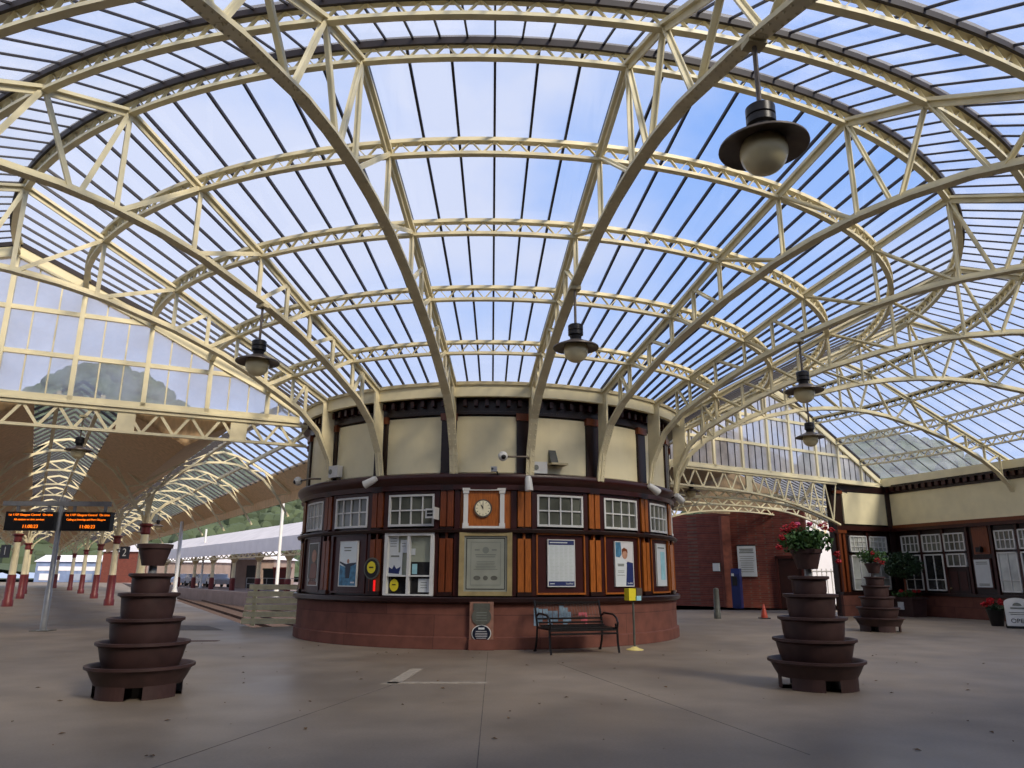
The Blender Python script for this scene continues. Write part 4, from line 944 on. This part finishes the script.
# departure screens
e = empty('display_post', 'grey galvanised post with crossbar holding the departure screens', 'post', (-11.3,-.05,0))
mb().lathe([(.16,0),(.16,.02),(.08,.03),(.08,1.0),(.065,1.02),(.06,3.35),(0,3.36)],16).build('post', M['grey_metal'], e, True); mb().box(-1.5,1.25,-.06,.06,3.12,3.24).build('crossbar', M['grey_metal'], e); mb().box(-.22,.22,-.22,.22,0,.02).build('base_plate', M['bronze'], e)
for x, lb, l2 in ((-.72,'left hand orange lettered departure screen hung beside the grey post','All stations on time services'),(.74,'right hand orange lettered departure screen hung beside the grey post','Calling at Inverkip and Port Glasgow')):
    k = empty('departure_screen', lb, 'screen', (-11.3+x,-.05,0), 0, 'departure screens')
    mb().box(-.62,.62,-.12,.08,2.48,2.96).build('casing', M['black'], k)
    for q in (-.4,.4): mb().box(q-.03,q+.03,-.03,.03,2.96,3.12).build('hanger', M['grey_metal'], k)
    text('1st 1107 Glasgow Central', .078, M['amber'], k, (-.14,-.125,2.88)); text('On time', .078, M['amber'], k, (.46,-.125,2.88)); text(l2, .068, M['amber'], k, (0,-.125,2.76)); text('11:00:23', .12, M['amber'], k, (.05,-.125,2.58))
L = copy(L0); L.location = pol(9.75,TL+.3,4.72); L.scale = (.72,.72,.72); tag(L, 'small dark pendant lamp under the lattice girder above the departure screens', 'lamp')
for (s, t, lb) in ((1.9,2,'nearer of two small lamps over the right platform edge'),(1.9,9,'farther of two small lamps over the right platform edge')):
    L = copy(L0); L.location = cp(s,t,4.55); L.scale = (.75,.75,.75); tag(L, 'dark '+lb, 'lamp', 'platform edge lamps')
# slatted barrier
e = empty('slatted_barrier', 'pale cream slatted timber barrier closing the track end beside the kiosk', 'barrier', (-6.0,2.0,0), RAD(2))
for i in range(6): mb().box(-1.0+.03*i,.95,-.04,.04,.06+i*.185,.06+i*.185+.14).build('slat', M['fence'], e)
for x in (-.7,.75): mb().box(x-.05,x+.05,.04,.1,0,1.12).build('post', M['fence'], e)
# white poles
for x, y, h, lb in ((-17.6,23.2,4.3,'white lamp pole on the platform edge behind the left planter'),(-13.6,29,7.2,'white lamp pole beyond the slatted barrier'),(-30,60,6,'white pole far down the platform')):
    e = empty('white_pole', lb, 'pole', (x,y,0)); mb().lathe([(.16,0),(.16,.5),(.11,.6),(.1,h),(0,h)],12).build('shaft', M['white'], e, True); mb().box(-.2,.2,-.2,.2,0,.04).build('base_plate', M['grey_metal'], e)
# opposite platform canopy
od = Vector((-.56,.83,0)).normalized(); on_ = Vector((.83,.56,0)); O0 = Vector((-18.7,40.5,0))
def opx(s, t, z): v = O0+on_*s+od*t; return (v.x, v.y, z)
oc = empty('far_canopy', 'pale grey roofed canopy along the opposite platform', 'canopy')
m = mb(); m.add([opx(.5,-26,4.1),opx(3.5,-26,5.6),opx(3.5,45,5.6),opx(.5,45,4.1),opx(6.5,-26,4.1),opx(6.5,45,4.1)],[(0,1,2,3),(1,4,5,2)]); m.build('roof', M['grey_roof'], oc)
mb().poly([opx(.45,-26,3.1),opx(.45,45,3.1),opx(.45,45,4.15),opx(.45,-26,4.15)],on_,.08).build('fascia', M['white_clad'], oc)
m = mb()
for i in range(44): m.beam(opx(.5,-26+i*1.6,2.8), opx(.5,-25.2+i*1.6,3.1), .06, .08); m.beam(opx(.5,-25.2+i*1.6,3.1), opx(.5,-24.4+i*1.6,2.8), .06, .08)
m.beam(opx(.5,-26,2.78),opx(.5,45,2.78),.1,.1); m.build('lattice', M['cream_dull'], oc)
for i in range(9):
    t = -19+i*7.2
    e = empty('far_column', 'cream and dark column of the opposite canopy', 'column', opx(1.2,t,0), 0, 'columns of the opposite canopy')
    mb().lathe([(.24,0),(.24,1.0),(.18,1.1),(0,1.1)],10).build('base', M['column_red'], e); mb().lathe([(.17,1.0),(.15,4.2),(0,4.2)],10).build('shaft', M['cream'], e); mb().lathe([(.16,2.4),(.5,2.95),(.5,3.0)],10).build('bracket', M['cream_dull'], e)
# beyond: sheds, cars, hillside
def shed(label, c, L_, D_, h, rh, rz, wm, rm, door=True):
    e = empty('shed', label, 'building', c, rz)
    mb().box(-L_/2,L_/2,-D_/2,D_/2,0,h).build('walls', M[wm], e)
    m = mb(); o = .3; m.add([(-L_/2-o,-D_/2-o,h),(L_/2+o,-D_/2-o,h),(L_/2+o,D_/2+o,h),(-L_/2-o,D_/2+o,h),(-L_/2-o,0,h+rh),(L_/2+o,0,h+rh)],[(0,1,5,4),(2,3,4,5),(0,4,3),(1,2,5),(0,3,2,1)]); m.build('roof', M[rm], e)
    if door: mb().box(-.9,.9,-D_/2-.06,-D_/2,0,2.4).build('shed_door', M['black'], e)
    return e
shed('long white roofed grey shed behind the opposite platform', (-43,90,0), 9.5, 6, 3.0, 2.4, RAD(-6), 'grey_brown', 'white_clad', False)
e = shed('small gabled cream shed with dark doorway beyond the tracks', (-24.5,62.8,0), 6, 4.6, 2.9, 1.1, RAD(84), 'grey_brown', 'white_clad', False)
mb().box(-3.08,-3.0,-.4,.55,0,2.3).build('shed_door', M['black'], e)
shed('brown brick shed at the far left behind the opposite canopy', (-58,112,0), 13, 8, 5, 1.5, RAD(-6), 'brick', 'grey_roof', False)
e = shed('blue building with white window bands at the end of the platform', (-74,118,0), 10, 8, 3.4, 1.2, RAD(8), 'blue_clad', 'white_clad', False)
mb().box(-4.6,4.6,-4.06,-4,1.9,2.6).build('window_band', M['white_clad'], e); mb().box(-4.2,-1,-4.06,-4,.3,1.4).build('shopfront', M['white_clad'], e); mb().box(1,4.2,-4.06,-4,.3,1.4).build('shopfront', M['car_blue'], e)
def car(label, c, rz, cm):
    e = empty('car', label, 'car', c, rz, 'parked cars beyond the tracks')
    prof = [(-2.1,.35),(-2.1,.8),(-1.9,.95),(-1.1,1.0),(-.6,1.42),(.9,1.45),(1.6,1.0),(2.05,.9),(2.1,.35)]
    mb().poly([(x,-.85,z) for x, z in prof],(0,1,0),1.7).build('body', M[cm], e)
    mb().poly([(x,-.87,z) for x, z in [(-1.0,1.02),(-.55,1.36),(.85,1.38),(1.4,1.02)]],(0,1,0),1.74).build('side_windows', M['wpane_dark'], e)
    for x in (-1.3,1.3):
        for y in (-.8,.8): mb().tube([(x,y-.1,.32),(x,y+.1,.32)],.32,14).build('wheel', M['tyre'], e)
for i, (s, t, cm) in enumerate([(4.6,44.2,'car_white'),(4.8,39,'car_blue'),(4.6,33.8,'car_white'),(4.8,28.6,'car_white'),(4.6,49.5,'car_white')]):
    car(['white car behind the pair of far canopy columns','grey blue car between two white cars','white car second from the shed end','white car parked closest to the long shed','white car parked farthest along the row'][i], opx(s,t,0), math.atan2(od.y,od.x), cm)
e = empty('waste_bin', 'red wheeled bin behind the slatted barrier', 'bin', opx(3.5,3.5,0)); mb().hexa([(-.5,-.4,.1),(.5,-.4,.1),(.5,.4,.1),(-.5,.4,.1),(-.65,-.5,1.9),(.65,-.5,1.9),(.65,.5,1.9),(-.65,.5,1.9)]).build('body', M['column_red'], e); mb().box(-.7,.7,-.55,.55,1.9,2.0).build('lid', M['cone'], e)
e = empty('waste_bin', 'dark wheeled bin left of the red bin', 'bin', opx(3.8,6.2,0)); mb().hexa([(-.8,-.5,.1),(.8,-.5,.1),(.8,.5,.1),(-.8,.5,.1),(-.9,-.6,1.8),(.9,-.6,1.8),(.9,.6,1.8),(-.9,.6,1.8)]).build('body', M['black'], e); mb().box(-.95,.95,-.65,.65,1.8,1.92).build('lid', M['leaf_dark'], e)
e = empty('guard_rail', 'thin grey guard rail along the opposite platform', 'railing'); m = mb(); m.path([opx(2.2,-5,1.1),opx(2.2,9,1.1)],.05,.05); m.path([opx(2.2,-5,.6),opx(2.2,9,.6)],.05,.05); m.build('rails', M['grey_metal'], e)
for i in range(6): mb().beam(opx(2.2,-5+i*2.8,0),opx(2.2,-5+i*2.8,1.1),.05,.05,(0,1,0)).build('post', M['grey_metal'], e)
# hillside
def hz(x, y):
    return 62*math.exp(-((x+143)/48)**2-((y-250)/70)**2)+22*math.exp(-((x+20)/150)**2-((y-250)/60)**2)+46*math.exp(-((x-150)/55)**2-((y-260)/70)**2)+3
m = mb(); n = 60; vs = []; fs = []
for i in range(n+1):
    for j in range(n+1):
        x = -330+i*10; y = 130+j*3.5; vs.append((x,y,hz(x,y)-3+(1.2*random.random())))
for i in range(n):
    for j in range(n): fs.append((i*(n+1)+j,(i+1)*(n+1)+j,(i+1)*(n+1)+j+1,i*(n+1)+j+1))
m.add(vs, fs); hl = struct(m.build('hillside', M['hill']))
m = mb()
for _ in range(3600):
    x = random.uniform(-260,240); y = random.uniform(140,265); z = hz(x,y)-3; q = random.uniform(1.2,3.0); m.ball((x,y,z+q*.4), q, 7, 5, (1,1,1.1))
tag(m.build('woodland', M['hill']), 'green woodland covering the hillside behind the tracks', 'trees', kind='stuff')
gr = struct(mb().box(-320,320,60,420,-1.3,-1.15).build('ground', M['hill']))

# ------------------------------------------------------------------ entrance side behind the viewpoint
struct(mb().cb(25.0,25.3,-64,84,0,5.2).build('wall_front', M['maroon']))
ce = struct(mb().cb(18.3,25.3,-64,84,5.16,5.3).build('ceiling', M['cream_dull']))
mb().cb(18.1,18.35,-64,78,4.85,5.3).build('eaves_beam', M['cream_dull'], ce)

# ------------------------------------------------------------------ light
w = bpy.data.worlds.new('sky'); bpy.context.scene.world = w; w.use_nodes = True; nt = w.node_tree
bg = nt.nodes['Background']; tc = nd(nt,'ShaderNodeTexCoord')
sp = nd(nt,'ShaderNodeSeparateXYZ'); nt.links.new(tc.outputs['Generated'], sp.inputs[0])
mp = nd(nt,'ShaderNodeMapping'); mp.inputs['Scale'].default_value = (1,1,1.6); mp.inputs['Location'].default_value = (.35,.2,.1); nt.links.new(tc.outputs['Generated'], mp.inputs[0])
no = nd(nt,'ShaderNodeTexNoise'); no.inputs['Scale'].default_value = 2.1; no.inputs['Detail'].default_value = 7; no.inputs['Roughness'].default_value = .5; nt.links.new(mp.outputs[0], no.inputs['Vector'])
cr = nd(nt,'ShaderNodeValToRGB'); cr.color_ramp.elements[0].position = .36; cr.color_ramp.elements[0].color = (0,0,0,1); cr.color_ramp.elements[1].position = .58; cr.color_ramp.elements[1].color = (1,1,1,1)
sx = nd(nt,'ShaderNodeMath', operation='MULTIPLY_ADD'); sx.inputs[1].default_value = -.16; nt.links.new(sp.outputs[0], sx.inputs[0]); nt.links.new(no.outputs[0], sx.inputs[2]); nt.links.new(sx.outputs[0], cr.inputs[0])
gr_ = nd(nt,'ShaderNodeMapRange'); gr_.inputs[1].default_value = 0; gr_.inputs[2].default_value = .7; nt.links.new(sp.outputs[2], gr_.inputs[0])
mb_ = nd(nt,'ShaderNodeMix', data_type='RGBA'); mb_.inputs[6].default_value = (.50,.63,.92,1); mb_.inputs[7].default_value = (.17,.38,.88,1); nt.links.new(gr_.outputs[0], mb_.inputs[0])
mc = nd(nt,'ShaderNodeMix', data_type='RGBA'); nt.links.new(cr.outputs[0], mc.inputs[0]); nt.links.new(mb_.outputs[2], mc.inputs[6]); mc.inputs[7].default_value = (.64,.69,.87,1)
nt.links.new(mc.outputs[2], bg.inputs[0]); bg.inputs[1].default_value = .95
sun = bpy.data.lights.new('sun','SUN'); sun.energy = 4.6; sun.angle = RAD(16); sun.color = (1,.86,.68)
so = bpy.data.objects.new('sun', sun); C.objects.link(so); so.rotation_euler = Vector((-.50,.58,-.60)).to_track_quat('-Z','Y').to_euler()
vs_ = bpy.context.scene.view_settings
vs_.view_transform = 'Standard'; vs_.look = 'None'; vs_.gamma = 1; vs_.use_curve_mapping = False; vs_.exposure = .25
